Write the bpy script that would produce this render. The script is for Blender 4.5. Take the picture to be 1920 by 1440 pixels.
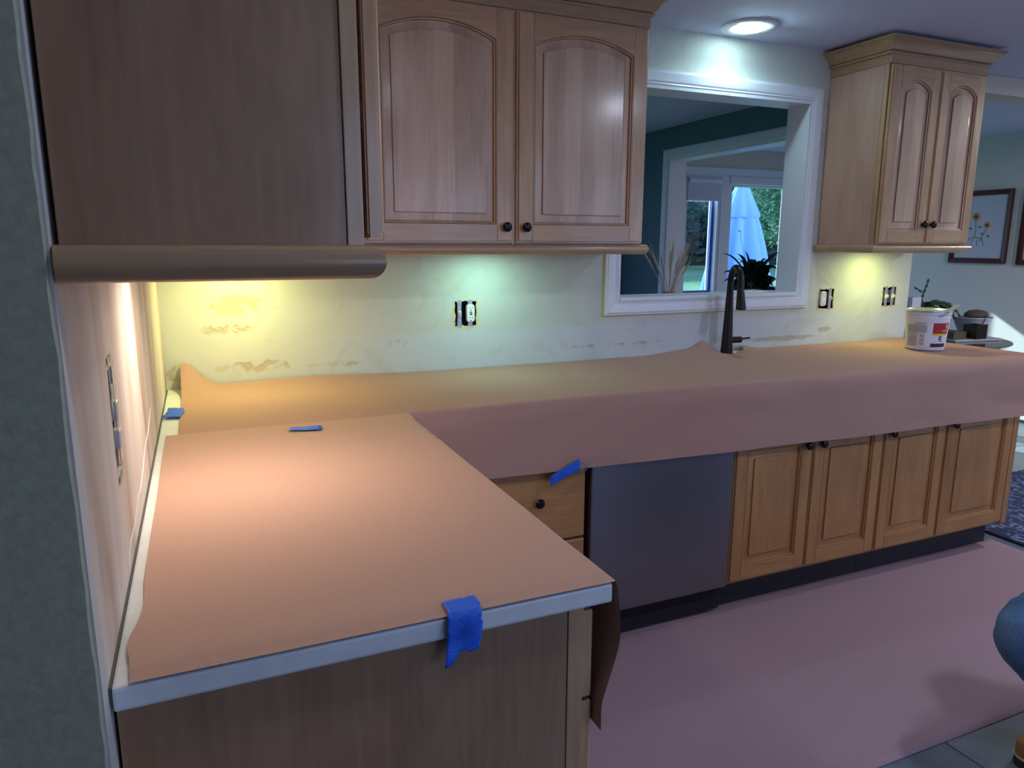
import bpy, bmesh, math, random
from mathutils import Vector, Matrix, noise
random.seed(7)
PI = math.pi
for o in list(bpy.data.objects): bpy.data.objects.remove(o)
SC = bpy.context.scene
COL = SC.collection
def R(a): return math.radians(a)
def lin(r, g, b):
    f = lambda c: (c/255/12.92) if c/255 <= .04045 else ((c/255+.055)/1.055)**2.4
    return (f(r), f(g), f(b), 1)

# ------------------------------------------------------------------ camera
cam = bpy.data.cameras.new('camera'); camo = bpy.data.objects.new('camera', cam); COL.objects.link(camo)
yaw, pit, rol = .409, -.1938, .0025
fw = Vector((math.sin(yaw)*math.cos(pit), math.cos(yaw)*math.cos(pit), math.sin(pit)))
rt = Vector((math.cos(yaw), -math.sin(yaw), 0)); up = rt.cross(fw)
r2 = math.cos(rol)*rt+math.sin(rol)*up; u2 = -math.sin(rol)*rt+math.cos(rol)*up
m = Matrix(((r2.x, u2.x, -fw.x), (r2.y, u2.y, -fw.y), (r2.z, u2.z, -fw.z))).to_4x4()
m.translation = Vector((.126, -2.6288, 1.4003))
camo.matrix_world = m
cam.sensor_width = 36; cam.lens = 1345/1920*36; cam.clip_start = .05; cam.clip_end = 300
SC.camera = camo
# ------------------------------------------------------------------ colour management, world, sun, area lights
vs = SC.view_settings; vs.view_transform = 'Standard'; vs.look = 'None'; vs.gamma = 1; vs.exposure = 0.2; vs.use_curve_mapping = False
W = bpy.data.worlds.new('world'); SC.world = W; W.use_nodes = True
nt = W.node_tree; nt.nodes.clear()
wo = nt.nodes.new('ShaderNodeOutputWorld'); bg = nt.nodes.new('ShaderNodeBackground')
tc = nt.nodes.new('ShaderNodeTexCoord'); sp = nt.nodes.new('ShaderNodeSeparateXYZ'); cr = nt.nodes.new('ShaderNodeValToRGB')
nt.links.new(tc.outputs['Generated'], sp.inputs[0]); nt.links.new(sp.outputs['Z'], cr.inputs[0])
cr.color_ramp.elements[0].position = 0; cr.color_ramp.elements[0].color = (.56, .64, 1.0, 1)
cr.color_ramp.elements[1].position = .6; cr.color_ramp.elements[1].color = (.36, .46, 1.0, 1)
nt.links.new(cr.outputs[0], bg.inputs[0]); bg.inputs[1].default_value = 3.6; nt.links.new(bg.outputs[0], wo.inputs[0])
def sun(d, energy, color):
    l = bpy.data.lights.new('sun', 'SUN'); l.energy = energy; l.color = color; l.angle = R(.6)
    o = bpy.data.objects.new('sun', l); COL.objects.link(o)
    o.rotation_euler = Vector(d).to_track_quat('-Z', 'Y').to_euler(); o.location = (6, 8, 6)
sun((.56, -1.75, -1.03), 12.0, (.85, .97, 1.0))
def area(name, loc, size, energy, color, d=(0, 0, -1), sy=None, portal=False, spread=PI):
    l = bpy.data.lights.new(name, 'AREA'); l.energy = energy; l.color = color
    if sy: l.shape = 'RECTANGLE'; l.size = size; l.size_y = sy
    else: l.shape = 'DISK'; l.size = size
    l.spread = spread
    if portal: l.cycles.is_portal = True
    o = bpy.data.objects.new(name, l); COL.objects.link(o); o.location = loc
    o.rotation_euler = Vector(d).to_track_quat('-Z', 'Y').to_euler()
    return o
area('portal', (4.9, 3.22, 1.1), 1.6, 1, (1, 1, 1), (0, -1, 0), 2.2, True)
area('portal', (1.7, 3.22, 1.475), 1.8, 1, (1, 1, 1), (0, -1, 0), 1.15, True)
area('portal', (1.9, -4.75, 1.5), 2.4, 1, (1, 1, 1), (0, 1, 0), 1.4, True)
area('portal', (4.5, -4.75, 1.2), 1.8, 1, (1, 1, 1), (0, 1, 0), 2.1, True)
LAMPS = [  # the room's lamps and one added dining fill: name, x, y, z, diameter, watts, colour
    ('sink', 2.24, -.15, 2.243, .11, 2.4, (.62, .93, 1.0)),
    ('hall', 1.0, -2.05, 2.243, .11, 3.5, (.74, .80, 1.0)),
    ('mid', 2.6, -2.1, 2.243, .11, 9, (.74, .80, 1.0)),
    ('dining', 5.0, -1.0, 2.243, .11, 20, (1, .93, .86)),  # unseen fill lamp, added to brighten the east wall and table
    ('far', 4.4, -2.1, 2.243, .11, 6, (.74, .80, 1.0)),
]

# ------------------------------------------------------------------ materials
def newmat(name):
    M = bpy.data.materials.new(name); M.use_nodes = True
    n = M.node_tree.nodes; b = n['Principled BSDF']
    return M, n, M.node_tree.links, b
def L_(ln, a, b): ln.new(a, b)
def plain(name, col, rough=.6, metal=0, bump=0, bscale=60, var=0, coat=0, spec=.5, stretch=None):
    M, n, l, b = newmat(name)
    b.inputs['Base Color'].default_value = col; b.inputs['Roughness'].default_value = rough
    b.inputs['Metallic'].default_value = metal; b.inputs['Coat Weight'].default_value = coat
    b.inputs['Specular IOR Level'].default_value = spec
    if bump or var:
        t = n.new('ShaderNodeTexCoord'); mp = n.new('ShaderNodeMapping'); l.new(t.outputs['Object'], mp.inputs[0])
        if stretch: mp.inputs['Scale'].default_value = stretch
        nz = n.new('ShaderNodeTexNoise'); nz.inputs['Scale'].default_value = bscale; nz.inputs['Detail'].default_value = 4
        l.new(mp.outputs[0], nz.inputs['Vector'])
        if bump:
            bp = n.new('ShaderNodeBump'); bp.inputs['Strength'].default_value = bump; bp.inputs['Distance'].default_value = .002
            l.new(nz.outputs[0], bp.inputs['Height']); l.new(bp.outputs[0], b.inputs['Normal'])
        if var:
            r = n.new('ShaderNodeMapRange'); r.inputs[1].default_value = .3; r.inputs[2].default_value = .7
            r.inputs[3].default_value = 1-var; r.inputs[4].default_value = 1+var
            l.new(nz.outputs[0], r.inputs[0])
            mx = n.new('ShaderNodeVectorMath'); mx.operation = 'SCALE'; mx.inputs[0].default_value = col[:3]
            l.new(r.outputs[0], mx.inputs['Scale']); l.new(mx.outputs[0], b.inputs['Base Color'])
    return M
def wood(name, c1, c2, axis='z', strip=None, rough=.36, amp=.10, seed=0.):
    """maple: fine streaks along the grain axis, broad figure, optional glued strips"""
    M, n, l, b = newmat(name)
    t = n.new('ShaderNodeTexCoord'); oi = n.new('ShaderNodeObjectInfo')
    ad = n.new('ShaderNodeVectorMath'); ad.operation = 'ADD'; l.new(t.outputs['Object'], ad.inputs[0])
    sc = n.new('ShaderNodeVectorMath'); sc.operation = 'SCALE'; sc.inputs[0].default_value = (7.3+seed, 3.1, 5.7)
    l.new(oi.outputs['Random'], sc.inputs['Scale']); l.new(sc.outputs[0], ad.inputs[1])
    def nz(scale, vec, det=5, dist=0.):
        mp = n.new('ShaderNodeMapping'); l.new(ad.outputs[0], mp.inputs[0]); mp.inputs['Scale'].default_value = vec
        z = n.new('ShaderNodeTexNoise'); z.inputs['Scale'].default_value = scale; z.inputs['Detail'].default_value = det
        z.inputs['Distortion'].default_value = dist; l.new(mp.outputs[0], z.inputs['Vector']); return z
    g = .07
    v1 = {'z': (1, 1, g), 'x': (g, 1, 1), 'y': (1, g, 1)}[axis]
    g = .25
    v2 = {'z': (1, 1, g), 'x': (g, 1, 1), 'y': (1, g, 1)}[axis]
    a = nz(90, v1); c = nz(7, v2, 4, 1.2)
    mixf = n.new('ShaderNodeMath'); mixf.operation = 'MULTIPLY_ADD'; mixf.inputs[1].default_value = .35
    l.new(a.outputs[0], mixf.inputs[0])
    m2 = n.new('ShaderNodeMath'); m2.operation = 'MULTIPLY'; m2.inputs[1].default_value = .65; l.new(c.outputs[0], m2.inputs[0])
    l.new(m2.outputs[0], mixf.inputs[2])
    rp = n.new('ShaderNodeValToRGB'); rp.color_ramp.elements[0].position = .36; rp.color_ramp.elements[1].position = .62
    rp.color_ramp.elements[0].color = c2; rp.color_ramp.elements[1].color = c1
    l.new(mixf.outputs[0], rp.inputs[0]); out = rp.outputs[0]
    if strip:
        s = n.new('ShaderNodeSeparateXYZ'); l.new(ad.outputs[0], s.inputs[0])
        q = n.new('ShaderNodeMath'); q.operation = 'ADD'; l.new(s.outputs['X'], q.inputs[0]); l.new(s.outputs['Y'], q.inputs[1])
        d = n.new('ShaderNodeMath'); d.operation = 'DIVIDE'; d.inputs[1].default_value = strip; l.new(q.outputs[0], d.inputs[0])
        f = n.new('ShaderNodeMath'); f.operation = 'FLOOR'; l.new(d.outputs[0], f.inputs[0])
        w = n.new('ShaderNodeTexWhiteNoise'); w.noise_dimensions = '1D'; l.new(f.outputs[0], w.inputs['W'])
        mr = n.new('ShaderNodeMapRange'); mr.inputs[3].default_value = 1-amp; mr.inputs[4].default_value = 1+amp
        l.new(w.outputs['Value'], mr.inputs[0])
        v = n.new('ShaderNodeVectorMath'); v.operation = 'SCALE'; l.new(out, v.inputs[0]); l.new(mr.outputs[0], v.inputs['Scale']); out = v.outputs[0]
    l.new(out, b.inputs['Base Color'])
    b.inputs['Roughness'].default_value = rough; b.inputs['Coat Weight'].default_value = .5; b.inputs['Coat Roughness'].default_value = .16
    bp = n.new('ShaderNodeBump'); bp.inputs['Strength'].default_value = .06; bp.inputs['Distance'].default_value = .001
    l.new(a.outputs[0], bp.inputs['Height']); l.new(bp.outputs[0], b.inputs['Normal'])
    return M
def emis(name, col, s):
    M, n, l, b = newmat(name); b.inputs['Base Color'].default_value = (.8, .8, .8, 1)
    b.inputs['Emission Color'].default_value = col; b.inputs['Emission Strength'].default_value = s; return M
def glassmat(name):
    M, n, l, b = newmat(name); n.remove(b)
    t = n.new('ShaderNodeBsdfTransparent'); t.inputs[0].default_value = (.90, .96, .97, 1)
    g = n.new('ShaderNodeBsdfGlossy'); g.inputs['Roughness'].default_value = .02
    x = n.new('ShaderNodeMixShader'); x.inputs[0].default_value = .06
    l.new(t.outputs[0], x.inputs[1]); l.new(g.outputs[0], x.inputs[2]); l.new(x.outputs[0], n['Material Output'].inputs[0]); return M
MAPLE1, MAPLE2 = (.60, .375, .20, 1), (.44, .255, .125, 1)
M_wz = wood('maple_vertical', MAPLE1, MAPLE2, 'z')
M_wx = wood('maple_along_x', MAPLE1, MAPLE2, 'x')
M_wy = wood('maple_along_y', MAPLE1, MAPLE2, 'y')
M_wp = wood('maple_panel', (.68, .47, .31, 1), (.53, .345, .21, 1), 'z', .062, .34, .19, 2)
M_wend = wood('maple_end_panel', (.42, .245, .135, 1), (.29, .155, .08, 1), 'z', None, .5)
M_wside = wood('maple_side_panel', (.56, .34, .255, 1), (.46, .27, .195, 1), 'z', .11, .45, .04, 3)
M_wbase = wood('honey_maple', (.46, .225, .075, 1), (.34, .155, .045, 1), 'z', .075, .38, .07, 1)
M_wbasex = wood('honey_maple_along_x', (.46, .225, .075, 1), (.34, .155, .045, 1), 'x', None, .38)
M_rawx = wood('maple_rail', (.48, .31, .17, 1), (.38, .235, .125, 1), 'x')
M_rawy = wood('maple_rail_along_y', (.50, .29, .17, 1), (.40, .22, .125, 1), 'y')
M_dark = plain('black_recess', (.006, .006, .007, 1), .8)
M_knob = plain('black_bronze', (.012, .010, .014, 1), .25, .6)
M_black = plain('matte_black_metal', (.012, .011, .014, 1), .38, .5)
M_white = plain('white_trim_paint', (.74, .76, .82, 1), .4)
M_plastic = plain('white_plastic', (.80, .80, .80, 1), .35)
M_ceil = plain('textured_ceiling_paint', (.58, .62, .80, 1), .9, bump=1.0, bscale=170)
M_quartz = plain('white_quartz', (.72, .76, .76, 1), .3, var=.05, bscale=30)
M_paper = plain('salmon_rosin_paper', (.50, .315, .24, 1), .85, bump=.25, bscale=420, var=.05, spec=.15)
M_paper2 = plain('tan_rosin_paper', (.44, .262, .21, 1), .85, bump=.25, bscale=420, var=.05, spec=.15)
M_paperf = plain('rosin_floor_paper', (.37, .25, .285, 1), .85, bump=.25, bscale=300, var=.05, spec=.15)
M_tape = plain('blue_painters_tape', (.012, .12, .72, 1), .55, bump=.4, bscale=250, stretch=(1, 4, 1))
M_teal = plain('teal_wall_paint', (.085, .17, .21, 1), .7)
M_slate = plain('slate_teal_paint', (.36, .38, .27, 1), .75, bump=.3, bscale=90, var=.10)
M_cream = plain('cream_wall_paint', (.60, .57, .47, 1), .8, bump=.15, bscale=150)
M_tile = plain('slate_floor_tile', (.12, .15, .19, 1), .35, bump=.2, bscale=12, var=.18)
M_cream2 = plain('pale_cream_wall_paint', (.74, .74, .68, 1), .8, bump=.15, bscale=150)
M_grout = plain('grey_grout', (.10, .11, .12, 1), .9)
M_steel = plain('dark_stainless_steel', (.24, .235, .26, 1), .33, .9, bump=.12, bscale=40, stretch=(.6, 1, 30))
M_glass = glassmat('window_glass')

def M_drywall():
    """skim coated plaster: cream above, whiter filler below a level line, torn paper and glue stains of their own shape"""
    M, n, l, b = newmat('bare_patched_plaster')
    t = n.new('ShaderNodeTexCoord'); P = t.outputs['Object']
    def nz(s, det=5, vec=(1, 1, 1), dist=0):
        mp = n.new('ShaderNodeMapping'); mp.inputs['Scale'].default_value = vec; l.new(P, mp.inputs[0])
        z = n.new('ShaderNodeTexNoise'); z.inputs['Scale'].default_value = s; z.inputs['Detail'].default_value = det
        z.inputs['Distortion'].default_value = dist; l.new(mp.outputs[0], z.inputs['Vector']); return z.outputs[0]
    def math_(op, a, b_=None, c=None):
        k = n.new('ShaderNodeMath'); k.operation = op; k.use_clamp = False
        for i, v in enumerate((a, b_, c)):
            if v is None: continue
            if isinstance(v, (int, float)): k.inputs[i].default_value = v
            else: l.new(v, k.inputs[i])
        return k.outputs[0]
    def ss(v, a, c):
        k = n.new('ShaderNodeMapRange'); k.interpolation_type = 'SMOOTHSTEP'; l.new(v, k.inputs[0])
        k.inputs[1].default_value = a; k.inputs[2].default_value = c; return k.outputs[0]
    def mix(f, a, c):
        k = n.new('ShaderNodeMix'); k.data_type = 'RGBA'
        l.new(f, k.inputs[0])
        for i, v in ((6, a), (7, c)):
            if isinstance(v, tuple): k.inputs[i].default_value = v
            else: l.new(v, k.inputs[i])
        return k.outputs[2]
    s = n.new('ShaderNodeSeparateXYZ'); l.new(P, s.inputs[0]); X, Z = s.outputs['X'], s.outputs['Z']
    big = nz(3, 4); med = nz(14, 5, dist=.6); fine = nz(60, 4)
    col = mix(ss(big, .35, .65), (.62, .64, .57, 1), (.57, .60, .56, 1))
    # whiter coat below the line
    zl = math_('ADD', Z, math_('MULTIPLY', math_('SUBTRACT', big, .5), .05))
    low = math_('SUBTRACT', 1, ss(zl, 1.055, 1.072)); low = math_('MULTIPLY', low, ss(X, .25, .9))
    col = mix(math_('MULTIPLY', low, .85), col, (.60, .65, .68, 1))
    # darker swirls of the trowel
    col = mix(math_('MULTIPLY', ss(nz(6, 6, dist=2.0), .56, .66), .16), col, (.42, .38, .28, 1))
    # stain islands
    sp = None
    for (cx, cz, rx, rz, w) in ((.24, 1.19, .13, .06, 1), (.20, 1.11, .12, .03, .9), (.30, .975, .20, .035, .8), (.55, .965, .25, .02, .7),
                                (.80, 1.03, .12, .03, .6), (.45, 1.23, .06, .03, .5), (1.75, .975, .5, .016, .7), (.95, 1.31, .3, .02, .35),
                                (2.68, .955, .25, .016, 1.25), (2.95, .985, .06, .022, 1.1), (1.9, .955, .5, .012, .6), (.02, .96, .06, .06, .8)):
        dx = math_('DIVIDE', math_('SUBTRACT', X, cx), rx); dz = math_('DIVIDE', math_('SUBTRACT', Z, cz), rz)
        d2 = math_('ADD', math_('MULTIPLY', dx, dx), math_('MULTIPLY', dz, dz))
        g = math_('MULTIPLY', math_('EXPONENT', math_('MULTIPLY', d2, -1)), w)
        sp = g if sp is None else math_('MAXIMUM', sp, g)
    torn = ss(math_('MULTIPLY', sp, nz(26, 4, dist=.8)), .34, .40)
    edge = ss(math_('MULTIPLY', sp, nz(26, 4, dist=.8)), .27, .34)
    col = mix(math_('MULTIPLY', edge, .22), col, (.36, .30, .18, 1))
    col = mix(math_('MULTIPLY', torn, .42), col, (.46, .31, .13, 1))
    col = mix(math_('MULTIPLY', ss(fine, .66, .74), .18), col, (.3, .3, .28, 1))
    l.new(col, b.inputs['Base Color']); b.inputs['Roughness'].default_value = .85
    bp = n.new('ShaderNodeBump'); bp.inputs['Strength'].default_value = .5; bp.inputs['Distance'].default_value = .003
    hh = math_('ADD', math_('MULTIPLY', torn, -.8), math_('ADD', math_('MULTIPLY', med, .5), math_('MULTIPLY', fine, .15)))
    l.new(hh, bp.inputs['Height']); l.new(bp.outputs[0], b.inputs['Normal'])
    return M
M_plaster = M_drywall()
def M_leftwall():
    M, n, l, b = newmat('streaky_skim_coat')
    t = n.new('ShaderNodeTexCoord'); mp = n.new('ShaderNodeMapping'); mp.inputs['Scale'].default_value = (1, 1, .16); l.new(t.outputs['Object'], mp.inputs[0])
    z = n.new('ShaderNodeTexNoise'); z.inputs['Scale'].default_value = 9; z.inputs['Detail'].default_value = 7; z.inputs['Distortion'].default_value = .5
    l.new(mp.outputs[0], z.inputs['Vector'])
    r = n.new('ShaderNodeValToRGB'); e = r.color_ramp.elements
    e[0].position = .30; e[0].color = (.40, .30, .22, 1); e[1].position = .66; e[1].color = (.66, .61, .56, 1)
    k = e.new(.45); k.color = (.60, .50, .42, 1); l.new(z.outputs[0], r.inputs[0])
    s = n.new('ShaderNodeSeparateXYZ'); l.new(t.outputs['Object'], s.inputs[0])
    nb = n.new('ShaderNodeTexNoise'); nb.inputs['Scale'].default_value = 6; l.new(t.outputs['Object'], nb.inputs['Vector'])
    a = n.new('ShaderNodeMath'); a.operation = 'MULTIPLY_ADD'; a.inputs[1].default_value = .10; l.new(nb.outputs[0], a.inputs[0]); l.new(s.outputs['Y'], a.inputs[2])
    mr = n.new('ShaderNodeMapRange'); l.new(a.outputs[0], mr.inputs[0]); mr.inputs[1].default_value = -1.745; mr.inputs[2].default_value = -1.73
    mr.inputs[3].default_value = 1; mr.inputs[4].default_value = 0
    mx = n.new('ShaderNodeMix'); mx.data_type = 'RGBA'; l.new(mr.outputs[0], mx.inputs[0]); l.new(r.outputs[0], mx.inputs[6]); mx.inputs[7].default_value = (.50, .50, .47, 1)
    l.new(mx.outputs[2], b.inputs['Base Color']); b.inputs['Roughness'].default_value = .8
    bp = n.new('ShaderNodeBump'); bp.inputs['Strength'].default_value = .5; bp.inputs['Distance'].default_value = .002
    l.new(z.outputs[0], bp.inputs['Height']); l.new(bp.outputs[0], b.inputs['Normal'])
    return M
M_lwall = M_leftwall()

# ------------------------------------------------------------------ object helpers
OFF = {}
def tag(o, label=None, cat=None, group=None, kind=None):
    if label: o['label'] = label
    if cat: o['category'] = cat
    if group: o['group'] = group
    if kind: o['kind'] = kind
    return o
def thing(name, loc, label, cat, group=None, rz=0):
    o = bpy.data.objects.new(name, None); COL.objects.link(o); o.location = loc; o.empty_display_size = .05
    OFF[o.name] = Vector(loc); return tag(o, label, cat, group)
class MB:
    def __init__(s): s.v = []; s.f = []
    def add(s, v, f):
        k = len(s.v); s.v += [tuple(p) for p in v]; s.f += [tuple(i+k for i in q) for q in f]; return s
    def box(s, x0, x1, y0, y1, z0, z1):
        v = [(x, y, z) for z in (z0, z1) for y in (y0, y1) for x in (x0, x1)]
        return s.add(v, [(0, 2, 3, 1), (4, 5, 7, 6), (0, 1, 5, 4), (2, 6, 7, 3), (0, 4, 6, 2), (1, 3, 7, 5)])
    def mbox(s, M, u0, u1, v0, v1, d0, d1, ch=0):
        """box in (u,v,d) mapped by M, front face chamfered by ch"""
        P = [M(u, v, d0) for u, v in ((u0, v0), (u1, v0), (u1, v1), (u0, v1))]
        P += [M(u, v, d1-ch) for u, v in ((u0, v0), (u1, v0), (u1, v1), (u0, v1))]
        P += [M(u, v, d1) for u, v in ((u0+ch, v0+ch), (u1-ch, v0+ch), (u1-ch, v1-ch), (u0+ch, v1-ch))]
        F = [(0, 3, 2, 1), (8, 9, 10, 11)]
        for a in (0, 4):
            for i in range(4): j = (i+1) % 4; F.append((a+i, a+j, a+4+j, a+4+i))
        return s.add(P, F)
    def loft(s, loops, closed=True, cap0=True, cap1=True):
        n = len(loops[0]); k = len(s.v)
        for L in loops: s.v += [tuple(p) for p in L]
        m = n if closed else n-1
        for a in range(len(loops)-1):
            for i in range(m):
                j = (i+1) % n; s.f.append((k+a*n+i, k+a*n+j, k+(a+1)*n+j, k+(a+1)*n+i))
        if cap0: s.f.append(tuple(k+i for i in range(n))[::-1])
        if cap1: s.f.append(tuple(k+(len(loops)-1)*n+i for i in range(n)))
        return s
    def lathe(s, c, prof, n=24, axis='z', cap=True):
        loops = []
        for r, h in prof:
            L = []
            for i in range(n):
                a = 2*PI*i/n; u, v = r*math.cos(a), r*math.sin(a)
                L.append({'z': (c[0]+u, c[1]+v, c[2]+h), 'x': (c[0]+h, c[1]+u, c[2]+v), 'y': (c[0]+u, c[1]+h, c[2]+v)}[axis])
            loops.append(L)
        return s.loft(loops, True, cap, cap)
    def tube(s, pts, rad, n=10, flat=None):
        pts = [Vector(p) for p in pts]; loops = []; ref = Vector((0, 0, 1)); pu = None
        for i, p in enumerate(pts):
            t = (pts[min(i+1, len(pts)-1)]-pts[max(i-1, 0)]).normalized()
            if pu is None:
                pu = t.cross(ref) if abs(t.dot(ref)) < .95 else t.cross(Vector((1, 0, 0)))
            pu = (pu-t*pu.dot(t)).normalized(); w = t.cross(pu)
            r = rad[i] if isinstance(rad, (list, tuple)) else rad
            fl = flat if flat else 1
            loops.append([p+pu*r*math.cos(2*PI*k/n)+w*r*fl*math.sin(2*PI*k/n) for k in range(n)])
        return s.loft(loops)
    def sweep(s, path, prof, M, closed=False):
        """mitred sweep: path 2d (u,v); prof points (o = offset to the right of travel, d); M(u,v,d)"""
        n = len(path); loops = []
        for i in range(n):
            def dr(a, b): d = Vector(path[b])-Vector(path[a]); return d.normalized()
            if closed: a, b = dr(i-1, i), dr(i, (i+1) % n)
            else: a = dr(i-1, i) if i else dr(0, 1); b = dr(i, i+1) if i < n-1 else a
            na = Vector((a.y, -a.x)); nb = Vector((b.y, -b.x)); m_ = (na+nb); m_ = m_/max(.2, m_.dot(na))
            loops.append([M(path[i][0]+m_.x*o, path[i][1]+m_.y*o, d) for o, d in prof])
        if closed: loops.append(loops[0])
        return s.loft(loops, True, not closed, not closed)
    def build(s, name, mat, parent=None, smooth=False, ang=35, bev=0, recalc=True, local=False, solid=0):
        me = bpy.data.meshes.new(name); o = bpy.data.objects.new(name, me); COL.objects.link(o)
        off = Vector((0, 0, 0))
        if parent is not None:
            o.parent = parent; off = OFF.get(parent.name, off)
        OFF[o.name] = off
        me.from_pydata([tuple(Vector(p)-(Vector() if local else off)) for p in s.v], [], s.f)
        bm = bmesh.new(); bm.from_mesh(me)
        if recalc: bmesh.ops.recalc_face_normals(bm, faces=bm.faces)
        if bev: bmesh.ops.bevel(bm, geom=[e for e in bm.edges if e.is_manifold and e.calc_face_angle(0) > .6], offset=bev, segments=2, affect='EDGES', profile=.6)
        bm.to_mesh(me); bm.free()
        if smooth:
            me.polygons.foreach_set('use_smooth', [True]*len(me.polygons)); me.set_sharp_from_angle(angle=R(ang))
        if mat is not None: me.materials.append(mat)
        if solid:
            k = o.modifiers.new('thickness', 'SOLIDIFY'); k.thickness = solid; k.offset = -1
        return o
def struct(name, mb, mat, **k):
    o = mb.build(name, mat, **k); o['kind'] = 'structure'; return o
def copy_tree(o, parent=None):
    c = o.copy(); COL.objects.link(c); c.parent = parent
    for ch in list(o.children): copy_tree(ch, c)
    return c
def cells(mb, a0, a1, b0, b1, holes, f):
    """rectangle minus rectangular holes as boxes"""
    xs = sorted({a0, a1, *[h[0] for h in holes], *[h[1] for h in holes]}); zs = sorted({b0, b1, *[h[2] for h in holes], *[h[3] for h in holes]})
    xs = [x for x in xs if a0 <= x <= a1]; zs = [z for z in zs if b0 <= z <= b1]
    for i in range(len(xs)-1):
        k = 0
        while k < len(zs)-1:
            inh = lambda kk: any(h[0] <= (xs[i]+xs[i+1])/2 <= h[1] and h[2] <= (zs[kk]+zs[kk+1])/2 <= h[3] for h in holes)
            if inh(k): k += 1; continue
            e = k
            while e+1 < len(zs)-1 and not inh(e+1): e += 1
            f(mb, xs[i], xs[i+1], zs[k], zs[e+1]); k = e+1
    return mb
CZ = 2.26   # ceiling height
# ------------------------------------------------------------------ setting
OUTB = [(1.022, 1.114, 1.083, 1.182), (2.892, 2.992, 1.088, 1.187), (3.325, 3.425, 1.088, 1.187)]
OPN = (1.745, 2.745, 1.163, 2.035)
mb = cells(MB(), -.12, 3.515, 0, CZ, OUTB+[OPN], lambda m_, a, b, c, d: m_.box(a, b, 0, .12, c, d))
struct('wall_back', mb, M_plaster)
LWH = (-1.503, -1.452, 1.075, 1.225)
mb = cells(MB(), -1.83, 0, 0, CZ, [LWH], lambda m_, a, b, c, d: m_.box(-.12, 0, a, b, c, d))
struct('wall_left', mb, M_lwall)
# painted return wall that faces the camera, with its rough corner edge
mb = MB(); zz = [k*.03 for k in range(int(CZ/.03)+1)]+[CZ]
lo = []
for z in zz:
    j = .002*noise.noise((0, 3.3, z*22))+.001*noise.noise((5, 1, z*70))
    lo.append([(-2.2, -1.836, z), (-.004+j, -1.836, z), (-.002+j, -1.832, z), (-.002+j, -1.8305, z), (-2.2, -1.8305, z)])
mb.loft(lo); struct('wall_return', mb, M_slate)
struct('wall_return_core', MB().box(-2.2, -.12, -1.8305, -1.71, 0, CZ), M_slate)
struct('wall_west', MB().box(-2.3, -2.2, -4.8, -1.71, 0, CZ), M_cream)
WS = [(.75, 3.1, .95, 2.05), (3.6, 5.4, .05, 2.05)]
mb = cells(MB(), -2.3, 6.2, 0, CZ, WS, lambda m_, a, b, c, d: m_.box(a, b, -4.75, -4.65, c, d))
struct('wall_south', mb, M_cream)
struct('wall_east', MB().box(6.1, 6.2, -4.75, 3.1, 0, CZ), M_cream2)
WN = [(.80, 2.60, .90, 2.05), (4.29, 4.70, .90, 2.02), (4.79, 5.60, .03, 2.02)]  # first opening is added only to let daylight into the teal room
mb = cells(MB(), -.12, 6.2, 0, CZ+.04, WN, lambda m_, a, b, c, d: m_.box(a, b, 3.0, 3.12, c, d))
struct('wall_north', mb, M_cream)
# teal wall with the cased opening into the sun room
mb = cells(MB(), .12, 3.0, 0, CZ, [(.55, 2.09, 0, 2.03)], lambda m_, a, b, c, d: m_.box(3.47, 3.60, a, b, c, d))
struct('wall_teal', mb, M_teal)
struct('wall_teal_north', cells(MB(), 0, 3.47, 0, CZ, [(.80, 2.60, .90, 2.05)], lambda m_, a, b, c, d: m_.box(a, b, 2.99, 3.0, c, d)), M_teal)
struct('wall_teal_west', MB().box(0, .02, .12, 2.99, 0, CZ), M_teal)
struct('ceiling', MB().box(-2.3, 6.2, -4.8, 3.12, CZ, CZ+.1), M_ceil)
struct('beam_header', MB().box(3.515, 6.1, 0, .12, 2.169, CZ-.002), M_cream)
# casing on the sun room opening (trim_1) and jamb
T = lambda u, v, d: (3.47-d, u, v)
mb = MB(); pc = [(0, 0), (0, .012), (.012, .018), (.06, .018), (.07, .012), (.07, 0)]
mb.sweep([(2.09, 0), (2.09, 2.03), (.55, 2.03), (.55, 0)], pc, T)
struct('trim_1', mb, M_white)
mb = MB().box(3.462, 3.612, 2.075, 2.09, 0, 2.03).box(3.462, 3.612, .55, .565, 0, 2.03).box(3.462, 3.612, .565, 2.075, 2.015, 2.03)
struct('trim_2', mb, M_white)
# casing of the pass-through and its lining
T = lambda u, v, d: (u, -d, v)
pc = [(0, 0), (0, .010), (.006, .014), (.012, .012), (.018, .016), (.034, .020), (.05, .021), (.054, .016), (.062, .014), (.062, 0)]
mb = MB(); a, b, c, d = OPN
mb.sweep([(a, c), (a, d), (b, d), (b, c)], [(-o, q) for o, q in pc], T, True)
struct('window_casing', mb, M_white, smooth=True, ang=25)
e = .012
mb = MB().box(a, a+e, -.012, .125, c, d).box(b-e, b, -.012, .125, c, d).box(a+e, b-e, -.012, .125, d-e, d)
struct('window_jamb', mb, M_white)
struct('window_sill', MB().box(a+e, b-e, -.018, .15, c-.004, c+.012), M_white, bev=.003)
# raw caulk line left at the casing's outside edge
mb = MB().box(a-.067, a-.0625, -.006, 0, c-.062, 1.37).box(a-.067, b+.06, -.004, 0, c-.068, c-.0625)
struct('trim_caulk', mb, plain('dried_yellow_caulk', (.62, .52, .24, 1), .7))

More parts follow.
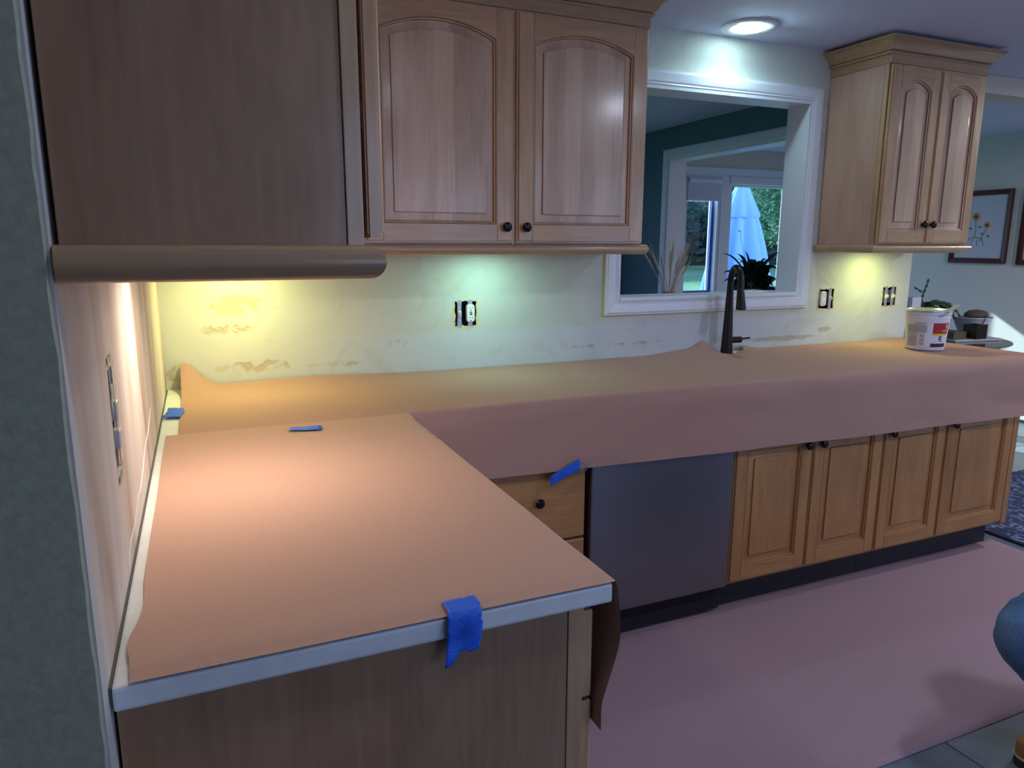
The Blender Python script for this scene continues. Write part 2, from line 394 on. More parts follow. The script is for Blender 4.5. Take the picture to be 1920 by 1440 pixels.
# floor: grout slab with tiles as parts
fl = struct('floor', MB().box(-2.3, 6.2, -4.8, 3.12, -.06, -.003), M_grout); OFF['floor'] = Vector()
TS = .457
tile = MB().box(-TS/2+.0025, TS/2-.0025, -TS/2+.0025, TS/2-.0025, -.003, .0).build('floor_tile', M_tile, fl, bev=.0012)
me = tile.data; first = True
vary = [M_tile] + [plain('slate_floor_tile_%s' % w, c, .35, bump=.2, bscale=12, var=.18) for w, c in (('dark', (.10, .125, .16, 1)), ('pale', (.145, .18, .215, 1)))]
mes = [me]
for m_ in vary[1:]:
    q = me.copy(); q.materials[0] = m_; mes.append(q)
for i in range(0, 13):
    for j in range(-9, 7):
        x, y = .62+TS*(i+.5), -.02+TS*(j+.5)
        if x > 6.0 or y > 2.9: continue
        if y > .1 and x < 3.7: continue
        if i == 0 and y > -2: continue
        if first: o = tile; first = False
        else: o = tile.copy(); COL.objects.link(o); o.parent = fl
        o.location = (x, y, 0); o.data = random.choice(mes)
struct('baseboard_east', MB().box(6.08, 6.1, -4.65, 2.98, .0, .022), plain('dark_wood_baseboard', (.02, .014, .012, 1), .5))

# ------------------------------------------------------------------ windows to the garden
def window(n, x0, x1, z0, z1, sash, shade=None):
    T = lambda u, v, d: (u, 3.0-d, v)
    w = thing('window_%d' % n, ((x0+x1)/2, 3.06, z0), None, None); w['kind'] = 'structure'
    f = MB()
    f.box(x0, x0+.03, 2.99, 3.12, z0, z1).box(x1-.03, x1, 2.99, 3.12, z0, z1).box(x0+.03, x1-.03, 2.99, 3.12, z1-.03, z1).box(x0+.03, x1-.03, 2.99, 3.12, z0, z0+.03)
    f.build('window_frame', M_white, w)
    s = MB(); a, b, c, d, t = x0+.03, x1-.03, z0+.03, z1-.03, sash
    s.box(a, a+t, 3.04, 3.07, c, d).box(b-t, b, 3.04, 3.07, c, d).box(a+t, b-t, 3.04, 3.07, d-t, d).box(a+t, b-t, 3.04, 3.07, c, c+t)
    s.build('sash', plain('blue_grey_sash', (.04, .11, .30, 1), .4) if n == 1 else M_white, w)
    MB().box(a+t, b-t, 3.053, 3.057, c+t, d-t).build('pane', M_glass, w)
    if shade:
        g = MB(); g.box(x0+.02, x1-.02, 2.972, 2.985, shade, z1-.07); g.build('roller_shade', plain('pale_shade_fabric', (.55, .57, .68, 1), .8), w)
        g = MB(); g.lathe((x0+.02, 2.968, z1-.045), [(.026, 0), (.026, x1-x0-.04)], 16, 'x'); g.build('shade_roll', M_white, w, smooth=True)
        g = MB(); g.box(x0+.02, x1-.02, 2.97, 2.987, shade-.008, shade); g.build('hem_bar', M_white, w)
    return w
window(1, 4.29, 4.70, .90, 2.02, .028, 1.80)
window(2, 4.79, 5.60, .03, 2.02, .055)
T = lambda u, v, d: (u, 3.0-d, v)
pc = [(0, 0), (0, .014), (.01, .02), (.07, .02), (.08, .014), (.08, 0)]
mb = MB().sweep([(5.60, 0), (5.60, 2.02), (4.29, 2.02), (4.29, .9)], [(o, q) for o, q in pc], T)
struct('trim_3', mb, M_white)
struct('trim_4', MB().box(4.70, 4.79, 2.98, 3.0, 0, 2.02), M_white)
struct('trim_5', MB().box(4.79, 5.60, 2.965, 3.0, 1.955, 2.02), M_white)
struct('trim_6', MB().box(4.22, 4.70, 2.96, 3.0, .87, .90), M_white)
w = thing('window_5', (1.7, 3.06, .9), None, None); w['kind'] = 'structure'  # unseen window added to brighten the dark teal room
f = MB().box(.80, .85, 2.985, 3.12, .90, 2.05).box(2.55, 2.60, 2.985, 3.12, .90, 2.05).box(.85, 2.55, 2.985, 3.12, 2.0, 2.05).box(.85, 2.55, 2.985, 3.12, .90, .95).box(1.67, 1.73, 3.02, 3.09, .95, 2.0)
f.build('window_frame', M_white, w); MB().box(.85, 2.55, 3.053, 3.057, .95, 2.0).build('pane', M_glass, w)
# windows behind the camera, seen only as reflections on the doors
for n, (x0, x1, z0, z1) in ((3, WS[0]), (4, WS[1])):
    w = thing('window_%d' % n, ((x0+x1)/2, -4.7, z0), None, None); w['kind'] = 'structure'
    f = MB(); xm = (x0+x1)/2
    f.box(x0, x0+.05, -4.75, -4.63, z0, z1).box(x1-.05, x1, -4.75, -4.63, z0, z1).box(x0, x1, -4.75, -4.63, z1-.05, z1).box(x0, x1, -4.75, -4.63, z0, z0+.05).box(xm-.04, xm+.04, -4.73, -4.65, z0+.05, z1-.05)
    f.build('window_frame', M_white, w)
    MB().box(x0+.05, x1-.05, -4.702, -4.698, z0+.05, z1-.05).build('pane', M_glass, w)

# ------------------------------------------------------------------ cabinet joinery
def arc_pts(w, t, zs, rise, n=14):
    """opening w wide from u=0..w, shoulder height zs, segmental rise; inset t -> list of (u, v) along the arch from right to left"""
    if rise <= 0: return [(w-t-(w-2*t)*k/n, zs-t) for k in range(n+1)]
    Rr = (w*w/4+rise*rise)/(2*rise); cz = zs+rise-Rr; r = Rr-t
    h = w/2-t; a = math.asin(min(1, h/r))
    return [(w/2+r*math.sin(a-2*a*k/n), cz+r*math.cos(a-2*a*k/n)) for k in range(n+1)]
def door(parent, T, w, h, rise=.045, sw=.058, bt=.058, tt=.052, knob=None, mats=None, name='door', hingeside=None, label=None):
    """frame and raised panel door; T(u,v,d) maps to the world, d outward from the back of the door"""
    mv, mh, mp = mats
    d = MB(); d.mbox(T, .004, w-.004, .004, h-.004, 0, .004)
    dd = d.build(name, mp, parent)
    if label: dd['label'] = label
    for u0, u1 in ((0, sw), (w-sw, w)):
        s = MB(); s.mbox(T, u0, u1, 0, h, .002, .013)
        a, b = (u0+.006, u1) if u0 == 0 else (u0, u1-.006)
        s.mbox(T, a, b, .006, h-.006, .013, .020, .002); s.build('stile', mv, dd)
    s = MB(); s.mbox(T, sw, w-sw, 0, bt, .002, .013); s.mbox(T, sw, w-sw, .006, bt, .013, .020, .0004); s.build('rail', mh, dd)
    ow = w-2*sw; zs = h-tt-rise
    arc = arc_pts(ow, 0, zs, rise)
    s = MB(); lo = []
    for u, v in arc: lo.append([T(sw+u, v, .002), T(sw+u, v, .0198), T(sw+u, h-.006, .0198), T(sw+u, h-.006, .013), T(sw+u, h, .013), T(sw+u, h, .002)])
    s.loft(lo); s.build('rail', mh, dd)
    s = MB(); lo = []
    for t, q in ((0, .004), (0, .0192), (.002, .0192), (.0035, .0155), (.005, .0150), (.0075, .0170), (.010, .0155), (.012, .0085), (.014, .0080), (.037, .0105), (.0380, .0165), (.040, .0172)):
        L = [T(sw+t, bt+t, q), T(sw+ow-t, bt+t, q)]+[T(sw+u, v, q) for u, v in arc_pts(ow, t, zs, rise)]
        lo.append(L)
    s.loft(lo); q = s.build('panel', mp, dd, smooth=True, ang=14)
    gl = GLAZE[0 if mats is not MBs_ else 1]; q.data.materials.append(gl)
    n_ = len(lo[0])
    for p_ in q.data.polygons:
        a_ = p_.index//n_
        if a_ in (2, 3, 6, 9) and len(p_.vertices) == 4: p_.material_index = 1
    if knob:
        k = MB(); ku, kv = knob; lo = []
        for r, q in ((.006, .018), (.006, .028), (.010, .030), (.0155, .033), (.0165, .037), (.0145, .041), (.009, .0435), (.001, .044)):
            lo.append([T(ku+r*math.cos(2*PI*i/20), kv+r*math.sin(2*PI*i/20), q) for i in range(20)])
        k.loft(lo); k.build('knob', M_knob, dd, smooth=True)
    return dd
GLAZE = (plain('brown_glaze_line', (.38, .19, .075, 1), .4), plain('dark_glaze_line', (.34, .15, .045, 1), .4)); MBs_ = None
MU = (M_wz, M_wx, M_wp); MBs = (M_wbase, M_wbasex, M_wbase); MBs_ = MBs
MZ, DT = 1.398, 2.143
NOSE = [(0, 0)]+[(.006+.016*math.cos(a), .0185+.0185*math.sin(a)) for a in [R(-90+15*k) for k in range(13)]]+[(0, .037)]
CROWN = [(0, 0), (.004, 0), (.009, .004), (.009, .008), (.004, .011), (.012, .014), (.012, .019), (.016, .024), (.022, .036), (.033, .046), (.040, .049), (.040, .052), (.048, .054), (.048, .063), (0, .063)]
def upper(name, label, x0, x1, nd, vis_left, knobs):
    c = thing(name, ((x0+x1)/2, -.16, 1.36), label, 'cabinet', 'wall cabinets of light maple')
    yf = -.312
    b = MB().box(x0, x1, yf+.002, -.001, MZ-.006, 2.19); b.build('carcass', M_wz, c)
    if vis_left:
        MB().box(x0-.005, x0, yf+.02, -.001, MZ, 2.142).build('side_panel', M_wside, c, bev=.0008)
        MB().box(x0-.006, x0, yf, -.001, 2.147, 2.19).build('frieze', M_rawy, c)
        MB().box(x0-.005, x0, yf, yf+.0185, MZ, 2.146).build('face_stile', M_wz, c)
    MB().box(x0-(.006 if vis_left else 0), x1+.004, yf-.010, yf+.002, 2.146, 2.19).build('frieze', M_rawx, c)
    w = (x1-x0-.008-.004*(nd-1))/nd
    for k in range(nd):
        u0 = x0+.004+k*(w+.004)
        T = lambda u, v, d, u0=u0: (u0+u, yf-d, MZ+.004+v)
        door(c, T, w, DT-MZ-.004, knob=knobs[k], mats=MU, sw=.058 if w > .4 else .052)
    if vis_left: path = [(x0-.005, 0), (x0-.005, yf-.002), (x1+.002, yf-.002), (x1+.002, 0)]
    else: path = [(x0, yf-.002), (x1+.002, yf-.002), (x1+.002, 0)]
    # travel direction: offset to the right of travel must point outwards
    rail = MB().sweep(path, [(o, 1.361+d) for o, d in NOSE], lambda u, v, d: (u, v, d)); rail.build('light_rail', M_rawx, c, smooth=True, ang=50)
    MB().box(x0+.02, x1-.015, yf+.02, -.004, 1.385, MZ-.006).build('bottom_panel', M_rawx, c)
    cr_ = MB().sweep(path, [(o+.006, 2.182+d) for o, d in CROWN], lambda u, v, d: (u, v, d)); cr_.build('crown_moulding', M_rawx, c, smooth=True, ang=30)
    return c

def left_back_cabinet():
    c = thing('wall_cabinet', (1.14, -.16, 1.36), 'wide light maple wall cabinet with two broad arched doors, left of the pass-through', 'cabinet', 'wall cabinets of light maple')
    yf = -.312; x0, x1 = .345, 1.651
    MB().box(x0, x1, yf+.002, -.001, MZ-.006, 2.19).build('carcass', M_wz, c)
    MB().box(x0, .615, yf-.004, yf+.002, MZ-.004, 2.15).build('face_stile', M_wz, c)
    MB().box(1.125, 1.140, yf-.004, yf+.002, MZ-.004, 2.15).build('face_stile', M_wz, c)
    MB().box(x0, x1+.004, yf-.010, yf+.002, 2.146, 2.19).build('frieze', M_rawx, c)
    for u0, w, kn in ((.617, .509, (.480, .052)), (1.139, .509, (.031, .052))):
        T = lambda u, v, d, u0=u0: (u0+u, yf-d, MZ+.004+v)
        door(c, T, w, DT-MZ-.004, knob=kn, mats=MU, sw=.060)
    path = [(x0, yf-.002), (x1+.002, yf-.002), (x1+.002, -.001)]
    MB().sweep(path, [(o, 1.361+d) for o, d in NOSE], lambda u, v, d: (u, v, d)).build('light_rail', M_rawx, c, smooth=True, ang=50)
    MB().box(x0+.0, x1-.015, yf+.02, -.004, 1.385, MZ-.006).build('bottom_panel', M_rawx, c)
    MB().sweep(path, [(o+.006, 2.182+d) for o, d in CROWN], lambda u, v, d: (u, v, d)).build('crown_moulding', M_rawx, c, smooth=True, ang=30)
left_back_cabinet()
c2 = upper('wall_cabinet', 'narrow light maple wall cabinet with two slim arched doors and crown, right of the pass-through', 2.857, 3.455, 2, True, [(.268, .085), (.026, .085)])

def left_wall_cabinet():
    c = thing('wall_cabinet', (.15, -1.08, 1.36), 'nearest wall cabinet, its flat dark end panel above the rounded rail', 'cabinet', 'wall cabinets of light maple')
    X, Y0, Y1 = .299, -1.805, -.345
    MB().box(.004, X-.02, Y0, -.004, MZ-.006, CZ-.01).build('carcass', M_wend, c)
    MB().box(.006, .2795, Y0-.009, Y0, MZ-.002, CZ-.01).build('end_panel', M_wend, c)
    MB().box(.2805, X, Y0-.011, Y0+.035, MZ-.003, CZ-.01).build('face_stile', M_wz, c, bev=.001)
    MB().box(X-.02, X, Y0+.035, Y1, MZ-.003, CZ-.01).build('face_frame', M_wz, c)
    n = 3; y0 = Y0+.0; w = (Y1-y0-.01)/n
    for k in range(n):
        T = lambda u, v, d, k=k: (X+.0075+d, y0+.002+k*(w)+u, MZ+.008+v)
        door(c, T, w-.004, .83, knob=(w-.034 if k != 1 else .03, .052), mats=(M_wz, M_wy, M_wp), tt=.08)
    mb = MB().box(X-.001, X+.0085, -1.76, -1.745, 1.53, 1.56); mb.build('hinge', plain('brushed_hinge', (.5, .5, .5, 1), .3, .9), c)
    path = [(.003, Y0-.011), (X-.003, Y0-.011), (X-.003, Y1-.005)]
    MB().sweep(path, [(o, 1.361+d) for o, d in NOSE], lambda u, v, d: (u, v, d)).build('light_rail', M_rawx, c, smooth=True, ang=50)
    MB().box(.004, X-.01, Y0+.01, -.004, 1.385, MZ-.006).build('bottom_panel', M_rawx, c)
left_wall_cabinet()

# under-cabinet puck lamps
def puck(x, y, z, watts, color, label, d=(0, 0, -1), size=.06):
    p = thing('puck_light', (x, y, z), label, 'light', 'puck lights under the wall cabinets')
    MB().lathe((x, y, z), [(.034, 0), (.036, -.004), (.036, -.010), (.030, -.013), (.027, -.013)], 20).build('housing', M_plastic, p, smooth=True)
    MB().lathe((x, y, z), [(.026, -.0128), (.024, -.0145), (.002, -.015)], 20).build('lens', emis('puck_lens', (*color, 1), 6), p, smooth=True)
    area('puck_lamp', (x, y, z-.017), size, watts, color, d)
PZ = 1.384
puck(.17, -1.12, PZ, 2.7, (1, .84, .68), 'warm puck light under the nearest wall cabinet, toward its end panel')
puck(.24, -.20, PZ, 2.4, (1, .97, .34), 'yellow puck light in the corner under the wall cabinets')
puck(1.12, -.19, PZ, 1.25, (.50, 1, .80), 'cool green-white puck light under the wide wall cabinet')
puck(3.17, -.17, PZ, 1.35, (.92, 1, .34), 'yellow-green puck light under the narrow wall cabinet')

# recessed ceiling lamps, the added dining fill among them
for n_, x, y, z, dm, wt, colr in LAMPS:
    lab = {'sink': 'glowing recessed ceiling light above the pass-through', 'hall': 'recessed ceiling light above the near counter end, behind the view',
           'mid': 'recessed ceiling light over the kitchen floor, behind the view', 'dining': 'added fill light over the blue rug, brightening the far wall, outside the view', 'far': 'recessed ceiling light near the rug, outside the view'}[n_]
    t = thing('ceiling_light', (x, y, CZ-.012), lab, 'light', 'recessed ceiling lights')
    MB().lathe((x, y, CZ), [(.112, 0), (.114, -.003), (.108, -.007), (.085, -.009), (.072, -.006), (.070, -.001)], 40, cap=False).build('trim_ring', M_white, t, smooth=True)
    MB().lathe((x, y, CZ), [(.071, -.0015), (.060, -.012), (.04, -.0155), (.002, -.016)], 32).build('lens', emis('lamp_lens', (*colr, 1), 22), t, smooth=True)
    area('ceiling_lamp', (x, y, z-.006), dm, wt, colr, (0, -.55 if n_ == 'sink' else 0, -1))

# ------------------------------------------------------------------ base cabinets, dishwasher, worktop
HT = .914; ST = .030; BT = HT-ST
# end unit of the short leg
c = thing('base_cabinet', (.3, -1.2, 0), 'maple base unit under the near counter leg, plain end panel toward the viewer', 'cabinet', 'base cabinets')
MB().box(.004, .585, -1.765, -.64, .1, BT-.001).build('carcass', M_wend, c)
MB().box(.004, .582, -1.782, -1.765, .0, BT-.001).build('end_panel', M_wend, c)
MB().box(.583, .608, -1.784, -1.735, .0, BT-.001).build('face_stile', M_wz, c, bev=.001)
MB().box(.585, .606, -1.735, -.66, .1, BT-.001).build('face_frame', M_wz, c)
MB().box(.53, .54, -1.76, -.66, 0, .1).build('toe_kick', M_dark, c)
for k, (y0, y1) in enumerate(((-1.777, -1.23), (-1.22, -.70))):
    for j, (z0, z1) in enumerate(((.726, .868), (.43, .718), (.125, .422))):
        dr = MB(); T = lambda u, v, d: (.610+d, u, v)
        dr.mbox(T, y0, y1, z0, z1, 0, .019, .004); o = dr.build('drawer', M_wz, c)
        if j == 0: continue
        kb = MB(); kb.lathe((.629, (y0+y1)/2, (z0+z1)/2), [(.006, 0), (.006, .008), (.015, .012), (.0165, .016), (.012, .022), (.001, .024)], 18, 'x')
        kb.build('knob', M_knob, o, smooth=True)
# drawer unit at the inner corner
c = thing('base_cabinet', (.95, -.32, 0), 'maple drawer unit at the inner corner, left of the dishwasher, with one black knob showing', 'cabinet', 'base cabinets')
MB().box(.64, 1.262, -.613, -.01, .1, BT-.001).build('carcass', M_wbase, c)
MB().box(.65, 1.262, -.56, -.55, 0, .1).build('toe_kick', M_dark, c)
MB().box(.64, .905, -.634, -.614, .12, BT-.002).build('corner_filler', M_wbase, c)
for z0, z1 in ((.724, .868), (.432, .716), (.125, .423)):
    T = lambda u, v, d: (u, -.615-d, v)
    dr = MB().mbox(T, .912, 1.258, z0, z1, 0, .020, .004); o = dr.build('drawer', M_wbasex, c)
    if z0 > .7: continue
    MB().lathe((1.085, -.635, (z0+z1)/2), [(.006, 0), (.006, -.008), (.015, -.012), (.0165, -.016), (.012, -.022), (.001, -.024)], 20, 'y').build('knob', M_knob, o, smooth=True)
# dishwasher
c = thing('dishwasher', (1.57, -.32, 0), 'stainless steel dishwasher front between maple base cabinets', 'dishwasher')
MB().box(1.270, 1.876, -.60, -.03, .02, BT-.004).build('tub', M_dark, c)
MB().box(1.276, 1.872, -.645, -.602, .128, .866).build('door', M_steel, c, bev=.006)
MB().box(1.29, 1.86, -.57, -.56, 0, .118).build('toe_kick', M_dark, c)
MB().box(1.845, 1.853, -.575, -.567, 0, .03).build('foot', M_plastic, c)
# sink base cabinets (two units, two doors each)
BD = [1.885, 2.265, 2.649, 3.025, 3.479]
for k in (0, 2):
    lab = ('honey maple base cabinet with two panelled doors, right beside the dishwasher', '', 'honey maple base cabinet with two panelled doors at the far end by the rug')[k]
    x0, x1 = BD[k]-.001, (BD[k+2]-.002 if k == 0 else 3.515)
    c = thing('base_cabinet', ((x0+x1)/2, -.32, 0), lab, 'cabinet', 'base cabinets')
    MB().box(x0+.001, x1, -.614, -.01, .118, BT-.001).build('carcass', M_wbase, c)
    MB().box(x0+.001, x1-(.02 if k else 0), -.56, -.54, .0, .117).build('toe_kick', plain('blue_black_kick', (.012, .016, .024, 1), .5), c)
    for j in (k, k+1):
        a, b = BD[j]+.002, BD[j+1]-.002
        T = lambda u, v, d, a=a: (a+u, -.616-d, .131+v)
        kn = (b-a-.034, .51) if j == 0 else (.036, .51)
        door(c, T, b-a, .575, rise=0, knob=kn, mats=MBs, sw=.055, bt=.060, tt=.055)
        MB().mbox(T, 0, b-a, .583, .735, 0, .019, .004).build('drawer_front', M_wbasex, c)
    if k == 2:
        MB().box(3.481, 3.515, -.632, -.614, .12, BT-.002).build('face_stile', M_wbase, c)
# worktop (one L-shaped slab)
mb = MB(); P = [(.003, -.003), (.003, -1.797), (.648, -1.797), (.648, -.648), (3.543, -.648), (3.543, -.003)]
mb.loft([[(x, y, z) for x, y in P] for z in (BT, HT)])
o = mb.build('worktop', M_quartz, None, bev=.004); tag(o, 'white quartz L-shaped worktop, its bare edge showing under the paper', 'worktop')
ow = o
# gap / sealant line at the left wall
# ------------------------------------------------------------------ rosin paper
def grid(nx, ny, f, skip=None):
    mb = MB(); mb.v = [f(i/(nx-1), j/(ny-1)) for j in range(ny) for i in range(nx)]
    for j in range(ny-1):
        for i in range(nx-1):
            if skip and skip(i, j): continue
            mb.f.append((j*nx+i, j*nx+i+1, (j+1)*nx+i+1, (j+1)*nx+i))
    return mb
def sm(a, b, x):
    t = max(0, min(1, (x-a)/(b-a))); return t*t*(3-2*t)
# long sheet on the back run, folded over the front edge
XS = [.048+(.6545-.048)*k/44 for k in range(45)]+[.656]+[.668+(3.547-.668)*k/199 for k in range(200)]
NX, NY = len(XS), 90
def fold(s, y0, yf, r, hang):
    """s metres from back edge y0; flat to the fold at yf, arc radius r, then hangs"""
    flat = (y0-yf)-r
    if s <= flat: return y0-s, 0.
    a = (s-flat)/r
    if a <= PI/2: return y0-flat-r*math.sin(a), -r*(1-math.cos(a))
    return yf-.0, -r-(s-flat-r*PI/2)
def backsheet(i, j):
    x = XS[round(i*(NX-1))]
    y0 = -.008; r = .007+.023*sm(1.9, 2.6, x)
    yf = -.656 - .6*(r-.007) - .004*noise.noise((x*2.3, 0, 1))
    bot = .684+(x-.912)*(.664-.684)/.95 if x < 1.86 else .664-(x-1.86)*(.016/1.6)
    total = (y0-yf)-r + r*PI/2 + (HT-r-bot)
    if x < .655: total = (-y0+.70)
    s = j*total
    y, dz = (y0-s, 0) if x < .655 else fold(s, y0, yf, r, 0)
    z = HT+.0022+dz
    if dz == 0:
        dy = -y
        z += .085*math.exp(-((x-.06)/.060)**2)*math.exp(-(dy/.085)**1.6)
        z += .012*math.exp(-((x-.45)/.28)**2)*math.exp(-(dy/.05)**2)
        z += .048*math.exp(-(abs(x-2.205)/.05)**1.5)*math.exp(-(dy/.07)**1.5)
        z += .014*math.exp(-((x-2.10)/.13)**2)*math.exp(-(dy/.07)**2)
        z += .020*math.exp(-((x-2.42)/.07)**2)*math.exp(-(dy/.06)**2)
        z += .006*math.exp(-((x-3.4)/.12)**2)*math.exp(-(dy/.05)**2)
        z += .0012*(1+noise.noise((x*3, y*4, 0)))*(1 if dy > .02 else 1)
    else:
        k = sm(0, -.05, dz)
        y -= k*(.004+.012*abs(noise.noise((x*1.5+dz*1.2, dz*5, 5)))+.004*abs(noise.noise((x*5-dz*4, dz*9, 2))))
        y -= .010*math.exp(-((x-1.98)/.12)**2)*math.exp(-((dz+.06)/.05)**2)
        y = min(y, yf+.0) if dz < -r else y
        y -= .035*k*sm(2.2, 3.5, x)*abs(dz)/.25*0
    return (x, y, z)
def bskip(i, j):
    x = (XS[i]+XS[i+1])/2; v = (j+.5)/(NY-1)
    s = v*.9
    return (2.238 < x < 2.345 and s < .092) or (2.29 < x < 2.345+(.1-s) and .02 < s < .060)
bs = grid(NX, NY, backsheet, bskip)
o = bs.build('protective_paper', M_paper2, None, smooth=True, ang=60, recalc=False)
tag(o, 'long tan rosin paper sheet on the back worktop, folded down over its front', 'paper')
# near sheet on the short leg, folded over the right edge
def nearsheet(i, j):
    y = -1.797-.001+j*(-.668+1.798)
    xl = .021 + .002*noise.noise((y*3, 0, 0)) + (.004*math.exp(-((y+1.60)/.05)**2)) - .008*math.exp(-((y+1.71)/.04)**2)
    r = .008+.002*noise.noise((y*2, 1, 1))
    drop = .235 - .12*sm(-1.0, -.7, y)
    xf = .654; flat = xf-r-xl; total = flat+r*PI/2+drop
    s = i**.8*total
    if s <= flat: x, dz = xl+s, 0.
    elif s <= flat+r*PI/2: a = (s-flat)/r; x, dz = xl+flat+r*math.sin(a), -r*(1-math.cos(a))
    else: x, dz = xf, -r-(s-flat-r*PI/2)
    z = HT+.0035+dz+.0008*(1+noise.noise((x*5, y*5, 3)))
    if y > -.72: z += .0012
    yy = y
    if y < -1.7: z += .0015*sm(-1.7, -1.79, y)
    if dz < 0:
        q = min(1, -dz/.10); e_ = math.exp(-(y+1.80)/.30)
        x += e_*.010*math.sin(min(1, -dz/.12)*PI*.55)
        x -= e_*.036*sm(.08, .24, -dz)
        yy += e_*.0
        x = max(x, .652 if -dz < .03 else .634)
    # front edge eases over the slab
    if j < .02 and dz == 0: z -= .0025
    return (x, yy, z)
ns = grid(70, 90, nearsheet)
o = ns.build('protective_paper', M_paper, None, smooth=True, ang=60, recalc=False)
tag(o, 'salmon rosin paper sheet on the near counter leg, draped over its right edge', 'paper')
# floor paper
def fpaper(i, j):
    x = .60+i*2.945+.02*(j-.5)*0; y = -1.452-.004*i+j*(.905)
    return (x, y+.003*noise.noise((x*2, j, 0)), .0015+.0012*(1+noise.noise((x*4, y*4, 1))))
o = grid(80, 30, fpaper).build('protective_paper', M_paperf, None, smooth=True, recalc=False, solid=.001)
tag(o, 'rosin paper runner covering the slate floor before the base cabinets', 'paper')

# ------------------------------------------------------------------ painter's tape
def ragged(pts4, n, f, lift):
    """quad strip between two long edges with torn short ends"""
    A, B, C, D = [Vector(p) for p in pts4]   # A-B one torn end, D-C the other
    mb = MB(); rows = []
    m_ = 8
    for i in range(n+1):
        t = i/n; row = []
        for j in range(m_+1):
            s = j/m_
            p = (A.lerp(B, s)).lerp(D.lerp(C, s), t)
            if i in (0, n): p = p+(D-A).normalized()*random.uniform(-.003, .003)
            row.append(f(p, s, t) if f else p+Vector((0, 0, lift+.0012*noise.noise(p*60))))
        rows.append(row)
    mb.loft(rows, False, False, False); return mb
def flat_tape(pts, z, label):
    o = ragged([(x, y, z) for x, y in pts], 8, None, .0006).build('tape_strip', M_tape, None, smooth=True, recalc=False, solid=.0003)
    tag(o, label, 'tape', 'strips of blue painter tape')
flat_tape([(.006, -.463), (.018, -.336), (.060, -.352), (.054, -.469)], HT+.0068, 'short blue tape on the bare worktop strip beside the left wall')
flat_tape([(.309, -.747), (.323, -.716), (.396, -.728), (.391, -.771)], HT+.0085, 'thin blue tape across the seam of the two counter papers')
def wrap(u, s):   # u along edge, s metres from the top start
    k = .0018+.0022*noise.noise((u*40, s*30, 1))+.003*max(0, noise.noise((u*25+s*40, 0, 9)))
    if s < .032: return (u, -1.769-s, HT+.0068+k*.4)
    q = s-.032; return (u-.010*q/.055*.8, -1.8015-k*1.3-.004*sm(.03, .06, q), HT+.004-q)
mb = MB(); rows = []
for i in range(29):
    row = []
    for j in range(13):
        t = i/28; s0 = -.004+.010*(j/12)*0+random.uniform(-.0015, .0015)
        s1 = .083+.010*(1-j/12)+(.008 if j < 4 else 0)-.006*(j > 4 and j < 8)
        row.append(wrap(.396+.048*j/12-(.003 if 8 < i < 16 else 0), s0+(s1-s0)*t))
    rows.append(row)
mb.loft(rows, False, False, False)
o = mb.build('tape_strip', M_tape, None, smooth=True, recalc=False, solid=.0003)
tag(o, 'wide crumpled blue tape wrapped over the near worktop edge', 'tape', 'strips of blue painter tape')
def dt(p, s, t): return (p.x, p.y-.0012-.0015*noise.noise(p*45), p.z)
yq = -.672
o = ragged([(1.109, yq, .672), (1.113, yq+.006, .637), (1.219, yq+.006, .681), (1.212, yq, .719)], 14, dt, 0).build('tape_strip', M_tape, None, smooth=True, recalc=False, solid=.0003)
tag(o, 'slanted blue tape at the hanging paper hem above the drawer knob', 'tape', 'strips of blue painter tape')
mb = MB().tube([(1.212, -.660, .700), (1.228, -.672, .702), (1.240, -.676, .690), (1.238, -.672, .676), (1.224, -.666, .676), (1.212, -.66, .684)], .0015, 6)
q = mb.build('tape_curl', plain('blue_tape_back', (.10, .18, .45, 1), .6), o); 

# ------------------------------------------------------------------ electrical boxes in the walls
def jag(T, u0, u1, v0, v1, w, seed, d=.0012):
    """torn plaster collar round a hole"""
    mb = MB(); rs = random.Random(seed); n = 44; a, b = [], []
    for k in range(n):
        t = k/n*4; s = t-int(t); e_ = int(t)
        p = [(u0+(u1-u0)*s, v0), (u1, v0+(v1-v0)*s), (u1-(u1-u0)*s, v1), (u0, v1-(v1-v0)*s)][e_]
        c_ = ((u0+u1)/2, (v0+v1)/2); o_ = Vector((p[0]-c_[0], p[1]-c_[1])); L = o_.length; o_ /= L
        a.append(T(p[0]-o_.x*rs.uniform(0, .006), p[1]-o_.y*rs.uniform(0, .006), d*.7))
        r_ = rs.uniform(.25, 1)*w; b.append(T(p[0]+o_.x*r_, p[1]+o_.y*r_, d*rs.uniform(.2, 1)))
    mb.loft([a, b], True, False, False); return mb
M_torn = plain('torn_gypsum_edge', (.68, .62, .36, 1), .9, bump=.8, bscale=200)
M_zinc = plain('zinc_strap', (.50, .52, .58, 1), .35, .8)
